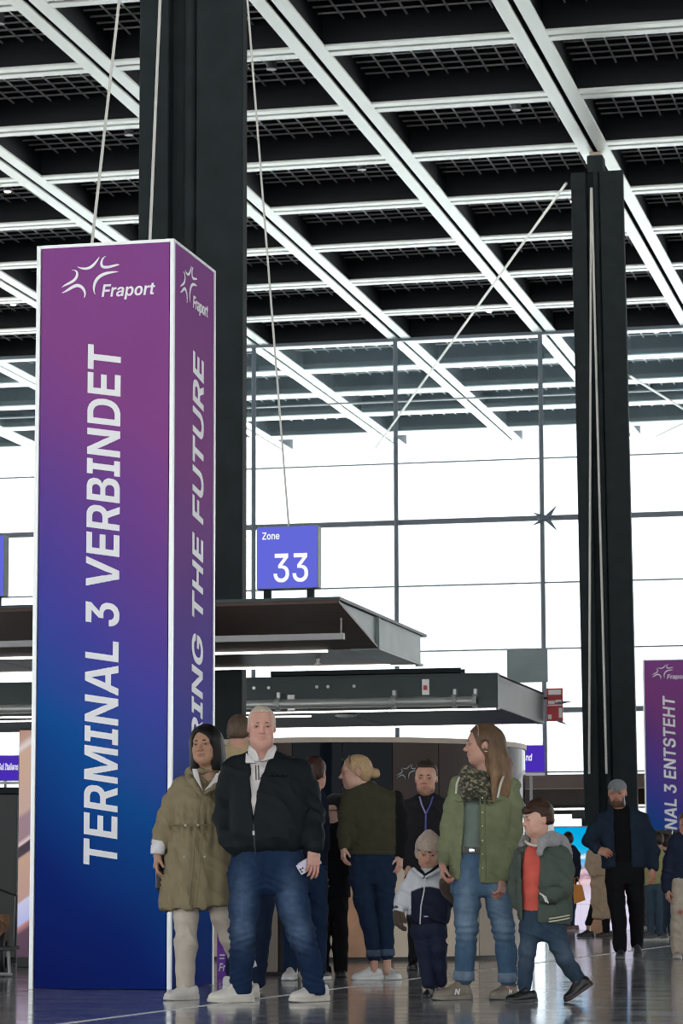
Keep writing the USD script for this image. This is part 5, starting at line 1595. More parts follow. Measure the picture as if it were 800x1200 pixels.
ops = [('add', ell((0, -0.022, 0.036), (0.088, 0.108, 0.093)), 0),
       ('add', loft([(-0.36, 0.0, -0.115, 0.045, 0.025), (-0.29, 0.0, -0.112, 0.085, 0.055), (-0.20, 0, -0.104, 0.100, 0.078), (-0.11, 0, -0.088, 0.099, 0.094), (-0.03, 0, -0.058, 0.093, 0.094), (0.035, 0, -0.036, 0.084, 0.096), (0.085, 0, -0.024, 0.055, 0.07), (0.105, 0, -0.02, 0.02, 0.03)], 2.1), 0.04),
       ('add', cap((0.078, -0.005, 0.0), (0.10, 0.035, -0.17), 0.018, 0.024), 0.03),
       ('add', cap((0.10, 0.035, -0.16), (0.105, 0.070, -0.23), 0.026, 0.018), 0.02),
       ('cut', loft([(-0.40, 0.0, 0.14, 0.062, 0.158), (-0.10, 0.0, 0.14, 0.070, 0.152), (-0.03, 0.0, 0.14, 0.076, 0.135), (0.03, 0.0, 0.14, 0.078, 0.108), (0.07, 0.0, 0.13, 0.06, 0.072), (0.088, 0.0, 0.13, 0.02, 0.05)], 2.3), 0.012),
       ('cut', ell((-0.095, 0.004, -0.010), (0.032, 0.028, 0.036)), 0.014),
       ('add', cap((-0.082, -0.045, -0.02), (-0.108, -0.050, -0.16), 0.022, 0.026), 0.03),
       ('add', cap((-0.108, -0.050, -0.16), (-0.112, -0.040, -0.33), 0.026, 0.014), 0.03)]
P.head(565, 850, 896, hf, dd=0.0, tilt=(0.03, 0, 1), skin=(0.50, 0.29, 0.22), neck=P.L(568, 912, 0.02), neck_r=0.05, hair={'lo': (-0.14, -0.18, -0.36), 'hi': (0.14, 0.14, 0.15), 'ops': ops, 'col': p9_hair}, hair_col=(0.2, 0.13, 0.07), brow_col=(0.12, 0.08, 0.05), lips=(0.42, 0.16, 0.14), hair_ruffle=((70, 70, 9), 0.006))
# sunglasses pushed up on the hair
arc = [P.toW((0.094 * math.sin(a), 0.045 - 0.01 * math.cos(a), 0.048 + 0.072 * math.cos(a))) for a in np.linspace(-1.5, 1.5, 15)]
P.part('sunglasses', tube(arc, 0.0035, 6), 'leather', (0.35, 0.28, 0.22))
P.part('earring', trimesh.creation.torus(0.012, 0.0025, major_sections=16, minor_sections=6).apply_translation(P.toW((-0.082, -0.006, -0.042))), M['chrome'], (1, 1, 1))
sf = []
for k_, (rad, z_, yy) in enumerate(((0.074, 906, 0.0), (0.085, 914, -0.02), (0.080, 922, -0.035), (0.060, 928, -0.075))):
    cx_ = P.L(560 - k_ * 0.8, z_, yy)
    for i in range(16):
        a0, a1 = i * math.pi / 8, (i + 1) * math.pi / 8
        q = lambda a: cx_ + np.array([rad * math.cos(a), rad * 0.85 * math.sin(a), 0.014 * math.sin(2 * a + k_ * 1.7) - (0.02 if math.sin(a) < 0 else -0.02)])
        sf.append(cap(q(a0), q(a1), 0.028 + 0.006 * math.sin(a0 * 3 + k_), 0.028 + 0.006 * math.sin(a1 * 3 + k_)))
F = P.field(sf, 0.007)
for c in sf:
    F.add(c, 0.010)


def scarf_col(v):
    n = meshkit.noise(v * 75, 5)
    c = np.tile((0.030, 0.030, 0.020), (len(v), 1))
    c = np.where((n > 0.52)[:, None], (0.10, 0.088, 0.05), c)
    return np.where((n > 0.66)[:, None], (0.27, 0.24, 0.16), c)


P.part('scarf', ruffle(F.mesh(), (30, 30, 30), 0.008, 3, 1.0), 'knit', scarf_col)
P.part('backpack_strap', tube([P.L(583, 935, -0.158), P.L(586, 920, -0.150), P.L(589, 911, -0.09), P.L(593, 907, -0.02), P.L(596, 912, 0.08)], 0.007, 8), 'cloth', (0.55, 0.53, 0.46))
P.part('backpack_strap', tube([P.L(534, 930, -0.105), P.L(535, 918, -0.105), P.L(538, 911, -0.05)], 0.006, 8), 'cloth', (0.55, 0.53, 0.46))
sk9 = (0.40, 0.215, 0.17)
wr = P.L(518.5, 1013, -0.06)
P.hand(wr, P.L(519.5, 1042, -0.09) - wr, (0.9, -0.1, 0), 1, curl=0.85, size=0.92, skin=sk9, thumb=0.6)
wr = P.L(589, 1032, -0.08)
P.hand(wr, P.L(585, 1058, -0.11) - wr, (-0.7, 0.5, 0), 1, curl=0.75, size=0.88, skin=sk9, thumb=0.5)
inner_body(P, tor, [P.limb([(537, 920, 0.02, 7), (526, 970, 0.02, 6), (518.5, 1013, -0.06, 5)]), P.limb([(597, 921, 0.02, 7), (602, 972, 0.05, 6), (589, 1032, -0.08, 5)])], [P.limb([(546.5, 1035, 0, 11), (546.5, 1085, -0.03, 8), (543.5, 1156, 0, 6)]), P.limb([(582, 1035, 0, 11), (589.5, 1085, 0, 8), (595, 1156, 0.04, 6)])], sk9)

# ================================================================== boy with the coral shirt (P10)
P = Person(16.92, 640, 'boy in an open dark green hooded jacket and coral shirt, looking left', h=0.010)
gj = np.array((0.072, 0.090, 0.076))
tor = P.rows([(989, 620, 648, 0.7, 0.02), (995, 611, 660, 0.6, 0.02), (1005, 606, 667, 0.58, 0.01), (1025, 605, 668, 0.62, 0.0), (1050, 604, 670, 0.62, 0.0), (1072, 606, 670, 0.60, 0.0), (1084, 609, 667, 0.58, 0.0)])
slB = P.limb([(657, 1001, 0.0, 10.5), (662, 1020, 0.0, 10.5), (659, 1039, -0.06, 10), (647, 1048, -0.13, 8.5), (637, 1052, -0.145, 7)])
slA = P.limb([(611, 1002, 0.05, 9.5), (606, 1022, 0.08, 9), (604, 1042, 0.08, 8.5), (606, 1058, 0.06, 7)])
opn = (P_edge(P, [(985, 613), (1000, 611), (1030, 611), (1060, 612), (1086, 613)], -0.1), P_edge(P, [(985, 637), (1000, 633.5), (1030, 631.5), (1060, 630.5), (1086, 629.5)], -0.1), 0.0)


def boy_jacket(v):
    return np.tile(gj, (len(v), 1))


jk = garment(P, 'hooded_jacket', tor, [slA, slB], boy_jacket, 'cloth', k=0.025, opening=opn, shell=0.018, clips=[lambda x, y, z: P.z(1081) - z - 0.10 * (x + 0.08) + 0 * y], fold=((10, 10, 13), 0.006), ridge=1.2, seed=31, h=0.008)
P.part('hem_stripe', trimesh.util.concatenate([tube([P.L(643, 1079 - o, -0.160), P.L(652, 1077.7 - o, -0.146), P.L(660, 1076.2 - o, -0.112), P.L(667, 1074.6 - o, -0.055)], 0.0045, 6) for o in (-1.2, 2.2)]), 'knit', (0.62, 0.58, 0.45), jk)
P.part('cuff_stripe', trimesh.util.concatenate([tube([P.L(632 + o, 1046.5 + o * 0.5, -0.178), P.L(636.5 + o, 1050 + o * 0.5, -0.186), P.L(639.5 + o, 1057 + o * 0.5, -0.178)], 0.0045, 6) for o in (0, 2.6)]), 'knit', (0.70, 0.70, 0.66), jk)
shirt = [(r[0], r[1] - 0.0, r[2], r[3] - 0.022, r[4] - 0.022) for r in P.rows([(988, 618, 644, 0.8, 0.01), (996, 611, 655, 0.62, 0.0), (1010, 608, 664, 0.58, 0.0), (1040, 606, 666, 0.62, 0.0), (1078, 608, 666, 0.62, 0.0)])]
ts = garment(P, 't_shirt', shirt, [], (0.58, 0.105, 0.080), fold=((10, 10, 13), 0.004), h=0.008)
P.part('shirt_collar', tube([P.toW((0, 0, 0)) if False else P.L(616, 986, 0.0), P.L(619, 989, -0.075), P.L(626, 991, -0.105), P.L(634, 990, -0.085), P.L(640, 986, 0.0)], 0.009, 8), 'cloth', (0.62, 0.55, 0.50), ts)
hd = P.limb([(636, 986, -0.08, 7), (647, 983, -0.01, 8.5), (656, 988, 0.07, 9), (664, 1001, 0.10, 7)])
hd2 = P.limb([(634, 990, -0.10, 4.5), (632, 1000, -0.115, 3)])
F = P.field(hd + hd2, 0.007)
for c in hd + hd2:
    F.add(c, 0.03)
P.part('hood', ruffle(F.mesh(), (22, 22, 22), 0.007, 5, 1.0), 'knit', (0.30, 0.29, 0.30), jk)
hl = P.limb([(612, 990, 0.05, 5), (617, 984, 0.09, 6), (628, 981, 0.12, 7)])
F = P.field(hl, 0.008)
for c in hl:
    F.add(c, 0.02)
P.part('hood', F.mesh(), 'knit', (0.22, 0.215, 0.22), jk)
pel = P.rows([(1066, 611, 664, 0.55, 0.0), (1080, 610, 664, 0.58, 0.0), (1095, 612, 663, 0.5, 0.0), (1102, 616, 660, 0.4, 0.0)])
lgA = P.limb([(622.5, 1088, 0.0, 12), (618, 1112, -0.02, 9.5), (616, 1132, 0.0, 8.5), (614.5, 1156, 0.02, 8)])
lgB = P.limb([(648, 1088, 0.0, 12.5), (655, 1108, 0.0, 10.5), (661, 1122, 0.0, 9.5), (670, 1136, 0.05, 8.5), (677, 1147, 0.08, 8)])
trousers(P, pel, [lgA, lgB], denim_tone(P, (0.032, 0.055, 0.088), (0.085, 0.12, 0.16), [P.L(617, 1115, -0.08), P.L(661, 1120, -0.06)], []), fold=((12, 12, 18), 0.005), ridge=1.3, h=0.008, seed=5)
bk_ = (0.008, 0.008, 0.009)
P.shoe(599, 621, 1173, 0, turn=-72, length=0.205, color=bk_, sole=(0.02, 0.02, 0.02), lace=bk_, at=P.L(611, 1170, -0.02))
P.shoe(664, 692, 1172, 0, turn=-76, length=0.205, color=bk_, sole=(0.03, 0.012, 0.01), lace=(0.25, 0.06, 0.03), pitch=-0.55, at=P.L(679, 1170, 0.06))
P.head(629.5, 941, 981.5, (-0.93, -0.36, -0.02), dd=0.0, skin=(0.60, 0.36, 0.28), child=1.0, width=1.02, neck=P.L(630, 993, 0.02), neck_r=0.043, hair=hair_short(line=0.056, thick=0.011, nape=-0.055, fringe=0.012, top=0.016, temple=0.032), hair_col=(0.040, 0.018, 0.010), brow_col=(0.06, 0.035, 0.02), lips=(0.48, 0.22, 0.19), hair_ruffle=((55, 55, 40), 0.008))
inner_body(P, tor, [P.limb([(657, 1001, 0.0, 6), (659, 1039, -0.06, 6), (638, 1052, -0.145, 4)]), P.limb([(611, 1002, 0.05, 6), (604, 1042, 0.08, 5), (606, 1058, 0.06, 4)])], [P.limb([(622, 1088, 0, 8), (617, 1115, -0.02, 6), (614.5, 1160, 0.02, 4.5)]), P.limb([(648, 1088, 0, 8), (661, 1122, 0, 6), (678, 1150, 0.08, 4.5)])], (0.60, 0.36, 0.28))

# ================================================================== small child in the beanie (P8)
P = Person(17.7, 505, 'small child in a beige knitted beanie and navy and white jacket held by the hand', h=0.009)
nv, wt = np.array((0.010, 0.013, 0.032)), np.array((0.60, 0.62, 0.66))
tor = P.rows([(1017, 494, 512, 0.9, 0.0), (1021, 487, 519, 0.75, 0.0), (1028, 482, 523, 0.7, 0.0), (1045, 479, 527, 0.72, 0.0), (1062, 477, 529, 0.72, 0.0), (1075, 479, 528, 0.68, 0.0), (1083, 482, 525, 0.62, 0.0)])
slA = P.limb([(486, 1026, 0.0, 8.5), (478, 1040, 0.0, 8), (472, 1054, -0.03, 7.5), (467.5, 1066, -0.06, 6.5)])
slB = P.limb([(520, 1026, 0.0, 8.5), (527, 1038, 0.0, 8.5), (529, 1050, -0.01, 9)])


def child_jacket(v):
    x, z = v[:, 0], v[:, 2]
    za = P.z(1048) + 0.045 * np.cos(np.clip((x - P.L(501, 1040)[0]) / 0.085, -1.5, 1.5))
    on_sleeve = x < P.L(481, 1040)[0]
    white = (z > za) | (on_sleeve & (z > P.z(1072)))
    white &= ~(x > P.L(521, 1040)[0])
    tw = np.maximum(np.clip((z - za) / 0.007 + 0.5, 0, 1), on_sleeve * np.clip((z - P.z(1072)) / 0.007 + 0.5, 0, 1)) * (x < P.L(521, 1040)[0])
    return lerp(np.tile(nv, (len(v), 1)), wt, tw)


jk = garment(P, 'padded_jacket', tor, [slA, slB], child_jacket, 'shell_cloth', k=0.02, fold=((12, 12, 18), 0.006), ridge=1.0, seed=41, h=0.006)
P.part('zip', tube([P.L(498, 1028, -0.145), P.L(496.5, 1045, -0.165), P.L(493, 1062, -0.168), P.L(492, 1083, -0.145)], 0.0045, 6), 'leather', (0.55, 0.55, 0.57), jk)
P.part('chin_guard', tube([P.L(489, 1017, -0.05), P.L(494, 1022, -0.10), P.L(498, 1026, -0.13), P.L(505, 1022, -0.11), P.L(512, 1016, -0.06)], 0.012, 8), 'shell_cloth', (0.01, 0.011, 0.018), jk)
for (pts) in ([(484, 1018, -0.05), (488, 1022, -0.10), (496, 1028, -0.145)], [(516, 1017, -0.05), (508, 1023, -0.115), (499, 1028, -0.145)]):
    P.part('collar', tube([P.L(*q) for q in pts], 0.011, 8), 'shell_cloth', wt, jk)
P.part('woven_tag', trimesh.creation.box((0.026, 0.004, 0.010)).apply_translation(P.L(499, 1074, -0.168)), 'cloth', (0.3, 0.3, 0.33), jk)
pel = P.rows([(1076, 483, 523, 0.65, 0.0), (1088, 482, 523, 0.66, 0.0), (1098, 484, 522, 0.55, 0.0)])
lgA = P.limb([(493, 1092, 0.0, 10.5), (496, 1112, 0.0, 9.5), (500, 1132, 0.0, 8.5), (502, 1152, 0.0, 8)])
lgB = P.limb([(511, 1092, 0.0, 10.5), (513.5, 1112, -0.02, 9.5), (515, 1132, 0.0, 8), (517, 1150, 0.02, 7)])
trousers(P, pel, [lgA, lgB], (0.012, 0.016, 0.040), mat='shell_cloth', fold=((12, 12, 18), 0.006), ridge=1.2, h=0.008, seed=6)
P.shoe(492, 510, 1167, 0, turn=-14, length=0.165, color=lambda v: np.where((v[:, 1] > 0.03)[:, None], (0.02, 0.02, 0.024), (0.22, 0.22, 0.22)), sole=(0.03, 0.03, 0.03), lace=(0.3, 0.3, 0.3), at=P.L(501, 1165, -0.02))
P.shoe(510, 526, 1160, 0, turn=20, length=0.165, color=(0.22, 0.22, 0.22), sole=(0.05, 0.05, 0.05), lace=(0.3, 0.3, 0.3), at=P.L(517, 1162, 0.08))
hat = {'lo': (-0.12, -0.15, -0.08), 'hi': (0.12, 0.15, 0.19), 'mat': 'knit', 'ops': [('add', ell((0, -0.012, 0.035), (0.096, 0.110, 0.100)), 0), ('add', cap((0, -0.02, 0.085), (0.005, -0.022, 0.125), 0.058, 0.028), 0.05), ('add', ell((0, -0.025, -0.02), (0.094, 0.100, 0.05)), 0.03), ('cut', blk((0, 0.22, -0.17), (0.3, 0.19, 0.2), None, 0.03), 0.012), ('cut', blk((0, 0, -0.25), (0.3, 0.3, 0.2)), 0.01)]}
P.head(502, 979, 1018.5, (-0.06, -1, -0.28), dd=0.0, tilt=(0.06, -0.2, 1), skin=(0.52, 0.30, 0.22), child=1.0, width=1.04, neck=P.L(503, 1028, 0.0), neck_r=0.04, hair=hat, hair_col=(0.42, 0.33, 0.27), brow_col=(0.36, 0.20, 0.14), hair_ruffle=((120, 120, 60), 0.003), hair_name='beanie')
F = Field((-0.10, 0.0, -0.01), (0.10, 0.13, 0.08), 0.004)
F.add(ell((0, -0.012, 0.034), (0.079, 0.106, 0.088)))
F.clip(lambda x, y, z: np.maximum(np.maximum(z - 0.06, 0.021 + 0.006 * np.sin(x * 160) - z), 0.035 - y))
fm = F.mesh()
fm.vertices = P.toW(np.array(fm.vertices))
P.part('fringe', fm, 'hair', (0.09, 0.05, 0.03))
br = (0.075, 0.052, 0.040)
wr = P.L(467, 1068, -0.06)
gm, R_ = P.hand(wr, P.L(466, 1090, -0.08) - wr, (0.8, 0.3, 0), 1, curl=0.5, size=0.75, glove=True)
gm = trimesh.Trimesh(np.array(gm.vertices) + np.array(gm.vertex_normals) * 0.006, gm.faces, process=False)
F = P.field(P.limb([(467.3, 1066, -0.06, 6.8), (467, 1073, -0.065, 6.5), (467, 1081, -0.08, 5.5)]), 0.006)
for c in P.limb([(467.3, 1066, -0.06, 6.8), (467, 1073, -0.065, 6.5), (467, 1081, -0.08, 5.5)]):
    F.add(c, 0.01)
P.part('glove', trimesh.util.concatenate([gm, F.mesh()]), 'knit', br, None, 'dark brown glove')
mt = P.limb([(528, 1054, -0.02, 8), (525, 1044, -0.07, 8), (521, 1035, -0.10, 7)]) + P.limb([(521, 1044, -0.09, 4), (517.5, 1040, -0.11, 3.2)])
F = P.field(mt, 0.006)
for c in mt:
    F.add(c, 0.012)
P.part('glove', ruffle(F.mesh(), (25, 25, 25), 0.004, 2), 'knit', br, None, 'dark brown glove')
inner_body(P, tor, [P.limb([(486, 1026, 0, 5), (472, 1054, -0.03, 4.5), (467, 1070, -0.06, 3.5)]), P.limb([(520, 1026, 0, 5), (528, 1048, -0.01, 5)])], [P.limb([(493, 1092, 0, 7), (500, 1132, 0, 5), (502, 1158, 0, 4)]), P.limb([(511, 1092, 0, 7), (515, 1132, 0, 5), (517, 1155, 0.04, 4)])], (0.52, 0.30, 0.22))
# ================================================================== the people farther back


def figure(D, u0, label, torso, arms, pelvis, legs, top_col, leg_col, head, skin, shoes=(), h=0.014, top_name='jacket', top_mat='cloth', leg_mat='denim', hands=(), tfold=((8, 8, 12), 0.007), lfold=((9, 9, 16), 0.006), opening=None, shell=None, inner=None, clips=(), seed=50, group=None, k=0.03, leg_scale=0.66):
    P = Person(D, u0, label, h=h, group=group)
    tor = P.rows(torso)
    arm = [P.limb(a) for a in arms]
    leg = [P.limb(a) for a in legs]
    op = (P_edge(P, opening[0], -0.1), P_edge(P, opening[1], -0.1), opening[2]) if opening else None
    P.top = garment(P, top_name, tor, arm, top_col(P) if callable(top_col) else top_col, top_mat, k=k, opening=op, shell=shell, fold=tfold, ridge=1.2, seed=seed, clips=clips)
    if inner:
        P.inner = garment(P, inner[0], [(r[0], r[1], r[2], max(0.02, r[3] - 0.022), max(0.02, r[4] - 0.022)) for r in tor], [], inner[1], fold=((9, 9, 12), 0.003))
    if pelvis:
        trousers(P, P.rows(pelvis), leg, leg_col(P) if callable(leg_col) else leg_col, leg_mat, fold=lfold, seed=seed + 3, ridge=1.2)
    for s in shoes:
        P.shoe(**{**s, 'at': P.L(*s['at'])})
    hd = dict(head)
    hd['neck'] = P.L(*hd['neck'])
    P.head(skin=skin, **hd)
    for (w, tip, palm, side, curl, size) in hands:
        w_ = P.L(*w)
        P.hand(w_, P.L(*tip) - w_, palm, side, curl=curl, size=size, skin=skin, h=0.004)
    inner_body(P, tor, [P.limb([(u, v, d, r * 0.62) for u, v, d, r in a]) for a in arms], [P.limb([(u, v, d, r * leg_scale) for u, v, d, r in a] + [(a[-1][0], 1044 + 0.65 * F_PX / D - 150.0 / D, a[-1][2], a[-1][3] * 0.55)]) for a in legs], skin)
    return P


# blonde woman seen from behind (P6)
oli = np.array((0.052, 0.049, 0.029))
ops = [('add', ell((0, -0.018, 0.036), (0.083, 0.104, 0.091)), 0), ('add', ell((0, -0.06, -0.01), (0.070, 0.055, 0.062)), 0.03),
       ('add', ell((0, -0.118, -0.004), (0.022, 0.036, 0.030)), 0.012), ('add', ell((0.0, -0.142, -0.012), (0.030, 0.030, 0.034)), 0.02),
       ('cut', loft([(-0.30, 0, 0.14, 0.09, 0.165), (-0.05, 0, 0.14, 0.09, 0.150), (0.0, 0, 0.14, 0.09, 0.132), (0.05, 0, 0.14, 0.08, 0.088), (0.082, 0, 0.13, 0.03, 0.05)], 2.3), 0.012),
       ('cut', ell((-0.085, -0.006, -0.006), (0.022, 0.026, 0.034)), 0.008), ('cut', ell((0.085, -0.006, -0.006), (0.022, 0.026, 0.034)), 0.008)]
P = figure(21.3, 440, 'blonde woman in an olive bomber jacket with hair tied in a bun, seen from behind',
           [(918, 418, 438, 0.8, 0.0), (924, 410, 450, 0.6, 0.0), (932, 404, 463, 0.5, 0.0), (945, 402, 467, 0.5, 0.0), (965, 404, 465, 0.54, 0.0), (985, 406, 465, 0.54, 0.0), (996, 407, 465, 0.52, 0.0), (1002, 409, 463, 0.5, 0.0)],
           [[(410, 935, 0.0, 9.5), (406.5, 955, -0.02, 9), (404.5, 975, -0.06, 8.5), (403.5, 992, -0.10, 7.2)], [(462, 936, 0.0, 9.5), (468, 957, 0.02, 9), (470, 978, 0.02, 8), (468.5, 1000, 0.0, 6.8)]],
           [(999, 413, 461, 0.44, 0.0), (1006, 409, 464, 0.58, 0.0), (1012, 408, 465, 0.62, 0.02), (1026, 409, 464, 0.6, 0.02), (1036, 412, 461, 0.45, 0.0)],
           [[(424, 1030, 0.0, 13.5), (427, 1055, 0.0, 12), (432, 1080, 0.0, 10), (436, 1102, 0.0, 8.2), (438, 1120, 0.0, 7.8)], [(450, 1030, 0.0, 13), (451, 1055, 0.0, 11.5), (452, 1080, 0.0, 9.5), (453, 1102, 0.0, 8), (453.5, 1119, 0.0, 7.5)]],
           lambda P: (lambda v: np.where((v[:, 0] > P.L(463.5, 960)[0])[:, None], (0.008, 0.008, 0.009), oli)),
           lambda P: denim_tone(P, (0.014, 0.026, 0.055), (0.03, 0.05, 0.09), [], []),
           dict(u=416, v_top=885.5, v_chin=925, fwd=(-1.0, -0.10, -0.05), neck=(427, 926, 0.0), neck_r=0.05, hair={'lo': (-0.12, -0.21, -0.12), 'hi': (0.12, 0.14, 0.15), 'ops': ops}, hair_col=(0.44, 0.30, 0.16), brow_col=(0.25, 0.17, 0.09), hair_ruffle=((90, 12, 90), 0.0035)),
           (0.55, 0.33, 0.25),
           shoes=[dict(turn=-78, length=0.25, color=(0.68, 0.67, 0.66), at=(431, 1144, 0.0)), dict(turn=35, length=0.25, color=(0.68, 0.67, 0.66), at=(457, 1143, 0.02))],
           hands=[((402, 994, -0.105), (402, 1016, -0.15), (0.9, 0.3, 0), 1, 0.5, 0.88), ((468.5, 1003, 0.0), (467, 1030, -0.05), (-0.8, 0.5, 0), -1, 0.4, 0.92)], h=0.010, shell=0.03, seed=51)
P.part('collar', tube([P.L(u, v, d) for u, v, d in ((414, 921, -0.03), (421, 918, 0.06), (430, 917, 0.08), (437, 919, 0.05), (441, 923, -0.02))], 0.022, 10), 'knit', oli * 0.9, P.top)
P.part('waistband', trimesh.util.concatenate([tube([P.L(435 + 28.5 * math.cos(a), 999.5, 0.0 + 0.092 * math.sin(a)) for a in np.linspace(0, 2 * math.pi, 33)], 0.014, 8)]), 'knit', oli * 0.85, P.top)
for tb_ in (tube([P.L(438, 1113, 0), P.L(438.2, 1121, 0.0)], [0.059, 0.061], 18), tube([P.L(453.4, 1112, 0), P.L(453.6, 1120, 0)], [0.057, 0.059], 18)):
    P.part('turn_up', tb_, 'denim', (0.07, 0.095, 0.14))
arc = [P.toW((0.090 * math.sin(a), 0.045 - 0.01 * math.cos(a), 0.045 + 0.076 * math.cos(a))) for a in np.linspace(-1.5, 1.5, 15)]
P.part('sunglasses', tube(arc, 0.0035, 6), 'leather', (0.05, 0.04, 0.03))

# man with the lanyard (P7)
P = figure(24.0, 497, 'dark-haired man in a black sweater with a blue lanyard facing the viewer',
           [(930, 489, 510, 0.8, 0.02), (935, 481, 518, 0.6, 0.01), (941, 471, 527, 0.5, 0.0), (955, 469, 529, 0.52, 0.0), (980, 471, 527, 0.54, 0.0), (1010, 473, 525, 0.54, 0.0), (1032, 474, 524, 0.54, 0.0)],
           [[(476, 946, 0.0, 8.5), (472, 968, 0.02, 8), (472, 990, 0.0, 7.5), (476, 1012, -0.04, 6.5)], [(523, 946, 0.0, 8.5), (528, 968, 0.03, 8), (529, 990, 0.02, 7.5), (527, 1012, -0.03, 6)]],
           [(1024, 476, 522, 0.58, 0.0), (1042, 475, 523, 0.6, 0.0), (1056, 478, 520, 0.5, 0.0)],
           [[(488, 1050, 0, 11.5), (487, 1075, 0, 10), (486.5, 1095, 0, 8.5), (486, 1130, 0, 7.5)], [(511, 1050, 0, 11.5), (512, 1075, 0, 10), (512.5, 1095, 0, 8.5), (513, 1130, 0, 7.5)]],
           (0.018, 0.017, 0.021), (0.012, 0.012, 0.015),
           dict(u=499, v_top=893.5, v_chin=932, fwd=(-0.12, -1, 0), neck=(499, 944, 0.02), neck_r=0.058, hair=hair_short(line=0.080, thick=0.008, nape=-0.05, top=0.012, temple=0.03), hair_col=(0.030, 0.019, 0.013), brow_col=(0.03, 0.02, 0.014), stubble=0.5, stub_col=(0.16, 0.09, 0.065)),
           (0.53, 0.30, 0.215), shoes=[dict(turn=-15, length=0.28, color=(0.01, 0.01, 0.01), sole=(0.02, 0.02, 0.02), lace=(0.01, 0.01, 0.01), at=(486, 1134, -0.05)), dict(turn=18, length=0.28, color=(0.01, 0.01, 0.01), sole=(0.02, 0.02, 0.02), lace=(0.01, 0.01, 0.01), at=(513, 1134, -0.05))],
           hands=[((476, 1014, -0.045), (478, 1036, -0.08), (0.8, 0.3, 0), 1, 0.4, 0.95)], top_name='sweater', leg_mat='cloth', shell=0.03, seed=55)
for pts in ([(491.5, 934, -0.07), (494, 943, -0.135), (498.3, 953, -0.165)], [(507, 934, -0.07), (504, 943, -0.135), (499.3, 953, -0.165)], [(498.8, 953, -0.166), (498.6, 965, -0.178), (498.4, 976, -0.182)]):
    P.part('lanyard', tube([P.L(*q) for q in pts], 0.0075, 6), 'cloth', (0.10, 0.11, 0.36) if len(pts) and pts[0][0] != 491.5 else (0.30, 0.30, 0.50))
P.part('badge', trimesh.creation.box((0.055, 0.004, 0.08)).apply_translation(P.L(498.4, 982, -0.186)), 'leather', (0.45, 0.45, 0.47))
for (u, v, w_, h_, c_) in ((474.5, 966, 0.03, 0.07, (0.42, 0.04, 0.05)), (476, 977, 0.035, 0.03, (0.55, 0.55, 0.55)), (476.3, 983, 0.035, 0.03, (0.55, 0.55, 0.55)), (473.6, 963, 0.012, 0.02, (0.6, 0.55, 0.55))):
    P.part('sleeve_print', trimesh.creation.box((w_, 0.006, h_)).apply_translation(P.L(u, v, -0.055)), 'cloth', c_, P.top)

# man seen from behind the grey-haired man: red-brown hair, dark blue jacket (P4)
P = figure(21.3, 358, 'red-brown haired man in a dark navy jacket mostly hidden behind the grey-haired man',
           [(918, 358, 378, 0.8, 0.0), (926, 350, 379, 0.6, 0.0), (936, 339, 382, 0.5, 0.0), (960, 335, 383, 0.5, 0.0), (990, 336, 384, 0.54, 0.0), (1020, 337, 384, 0.54, 0.0)],
           [[(344, 942, 0, 9), (337, 970, 0, 8.5), (334, 1000, -0.05, 7)], [(375, 940, 0, 8), (377, 962, 0.0, 7.5), (378, 990, -0.02, 7)]],
           [(1012, 337, 384, 0.58, 0.0), (1030, 336, 384, 0.6, 0.0), (1046, 340, 380, 0.5, 0.0)],
           [[(348, 1040, 0, 12), (343, 1070, 0, 10.5), (340, 1095, 0, 9), (340, 1136, 0, 8)], [(372, 1040, 0, 12), (373, 1070, 0, 10.5), (374, 1095, 0, 9), (374, 1136, 0, 8)]],
           (0.008, 0.010, 0.022), lambda P: denim_tone(P, (0.012, 0.026, 0.06), (0.03, 0.05, 0.09), [], []),
           dict(u=369, v_top=888, v_chin=926, fwd=(0.30, 0.95, 0), neck=(367, 934, 0.0), neck_r=0.058, hair=hair_short(line=0.06, thick=0.012, nape=-0.07), hair_col=(0.045, 0.017, 0.010)),
           (0.46, 0.24, 0.18), shoes=[dict(turn=-10, length=0.28, color=(0.62, 0.60, 0.57), at=(340, 1146, -0.04)), dict(turn=150, length=0.28, color=(0.05, 0.05, 0.05), at=(374, 1146, 0.02))], seed=58)

